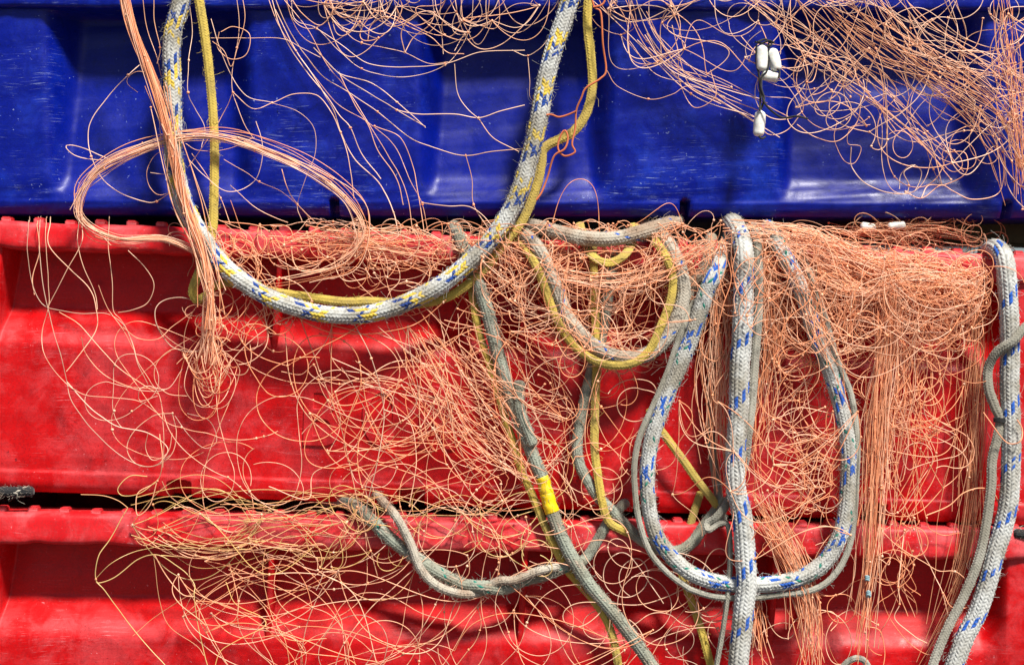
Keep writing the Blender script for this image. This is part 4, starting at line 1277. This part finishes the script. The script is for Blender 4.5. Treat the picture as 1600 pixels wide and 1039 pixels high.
# ------------------------------------------------------------------ floats on black twine
fs = thing("float_string", "four small white net floats strung on black twine against the blue crate", "net floats", tuple(W(1190, 70, -60)))
fo = np.array(fs.location)
def net_float(x0, y0, x1, y1, dia, d, seed, bend=0.0):
    r_ = np.random.default_rng(seed)
    n, nu = 22, 24
    t = np.linspace(0, 1, n)
    prof = np.interp(t, [0, 0.02, 0.08, 0.16, 0.5, 0.86, 0.94, 0.985, 1], [0.25, 0.45, 0.80, 0.95, 1.0, 0.95, 0.80, 0.45, 0.22])
    th = np.arange(nu) / nu * 2 * np.pi
    c = np.column_stack([lerp(x0, x1, t) + bend * np.sin(t * np.pi), lerp(y0, y1, t), np.full(n, d)])
    P = W(c[:, 0], c[:, 1], c[:, 2])
    T, N, B = frames(P)
    lump = 1 + 0.03 * np.sin(3 * th[None] + t[:, None] * 7 + seed) + 0.025 * r_.normal(size=(n, nu)) * 0.4
    R = dia * 0.5 * S * prof[:, None] * lump
    V = P[:, None] + (R * np.cos(th))[..., None] * N[:, None] + (R * np.sin(th))[..., None] * B[:, None] - fo
    V = V.reshape(-1, 3)
    V = np.vstack([V, P[0] - fo, P[-1] - fo])
    F = grid_faces(n, nu, True)[:, ::-1]
    o = new_mesh("float", V, F, M_FLOAT, fs)
    return o
net_float(1191, 71, 1190, 112, 18, -58, 1)
net_float(1206, 76, 1214, 112, 18, -56, 2)
net_float(1189, 117, 1217, 122, 17, -54, 3)
net_float(1188, 173, 1185, 214, 18, -50, 4)
tl = []
for pts in ([(1180, 66), (1190, 68), (1202, 64), (1210, 68)], [(1182, 70), (1182, 100), (1186, 118), (1188, 150), (1187, 173)], [(1201, 68), (1202, 95), (1198, 112), (1190, 122), (1191, 150), (1200, 168), (1222, 184), (1245, 182), (1262, 186)],
            [(1184, 66), (1196, 62), (1206, 70), (1196, 72), (1184, 66)], [(1186, 213), (1190, 217), (1196, 214)], [(1217, 122), (1218, 112), (1214, 108)], [(1187, 120), (1190, 140), (1194, 155), (1189, 172)]):
    p = resample(catmull([(x, y, -60 + rng.normal() * 3) for x, y in pts]), 2.5)
    tl.append(W(p[:, 0], p[:, 1], p[:, 2]) - fo)
for l in tl:
    tubes("twine", [l], 1.6 * S, 6, M_BLACK, fs)

# pale floats in the gap under the blue crate, and an added background block
def loose_float(x, y, d, dx, dy, dia, label):
    o = None
    n, nu = 18, 20
    t = np.linspace(0, 1, n)
    prof = np.interp(t, [0, 0.05, 0.15, 0.5, 0.85, 0.95, 1], [0.2, 0.7, 0.95, 1, 0.95, 0.7, 0.2])
    th = np.arange(nu) / nu * 2 * np.pi
    P = W(x + dx * (t - 0.5), y + dy * (t - 0.5), np.full(n, d))
    T, N, B = frames(P)
    R = dia * 0.5 * S * prof[:, None] * (1 + 0.04 * np.sin(3 * th[None] + t[:, None] * 5))
    c = P.mean(0)
    V = P[:, None] + (R * np.cos(th))[..., None] * N[:, None] + (R * np.sin(th))[..., None] * B[:, None] - c
    o = new_mesh("net_float", V.reshape(-1, 3), grid_faces(n, nu, True)[:, ::-1], M_FLOAT)
    o.location = tuple(c)
    tag(o, label, "net float")
loose_float(1356, 355, 30, 24, 4, 14, "small white float in the gap under the blue crate, left of the pair")
loose_float(1401, 353, 26, 28, -3, 13, "small white float in the gap under the blue crate, right of the pair")
bm = bmesh.new()
bmesh.ops.create_cube(bm, size=1.0)
bmesh.ops.scale(bm, vec=(560 * S, 60 * S, 46 * S), verts=bm.verts)
bmesh.ops.bevel(bm, geom=bm.edges[:], offset=5 * S, segments=3, affect='EDGES')
me = bpy.data.meshes.new("gap_backdrop")
bm.to_mesh(me)
bm.free()
me.materials.append(M_BACKDROP)
o = bpy.data.objects.new("gap_backdrop", me)
COL.objects.link(o)
o.location = tuple(W(1560, 364, 210))  # added block closes the see-through gap in place of the green background
o.rotation_euler = (0, math.radians(1.5), 0)
tag(o, "dark green block added in the gap under the blue crate, standing in for the background", "batten")
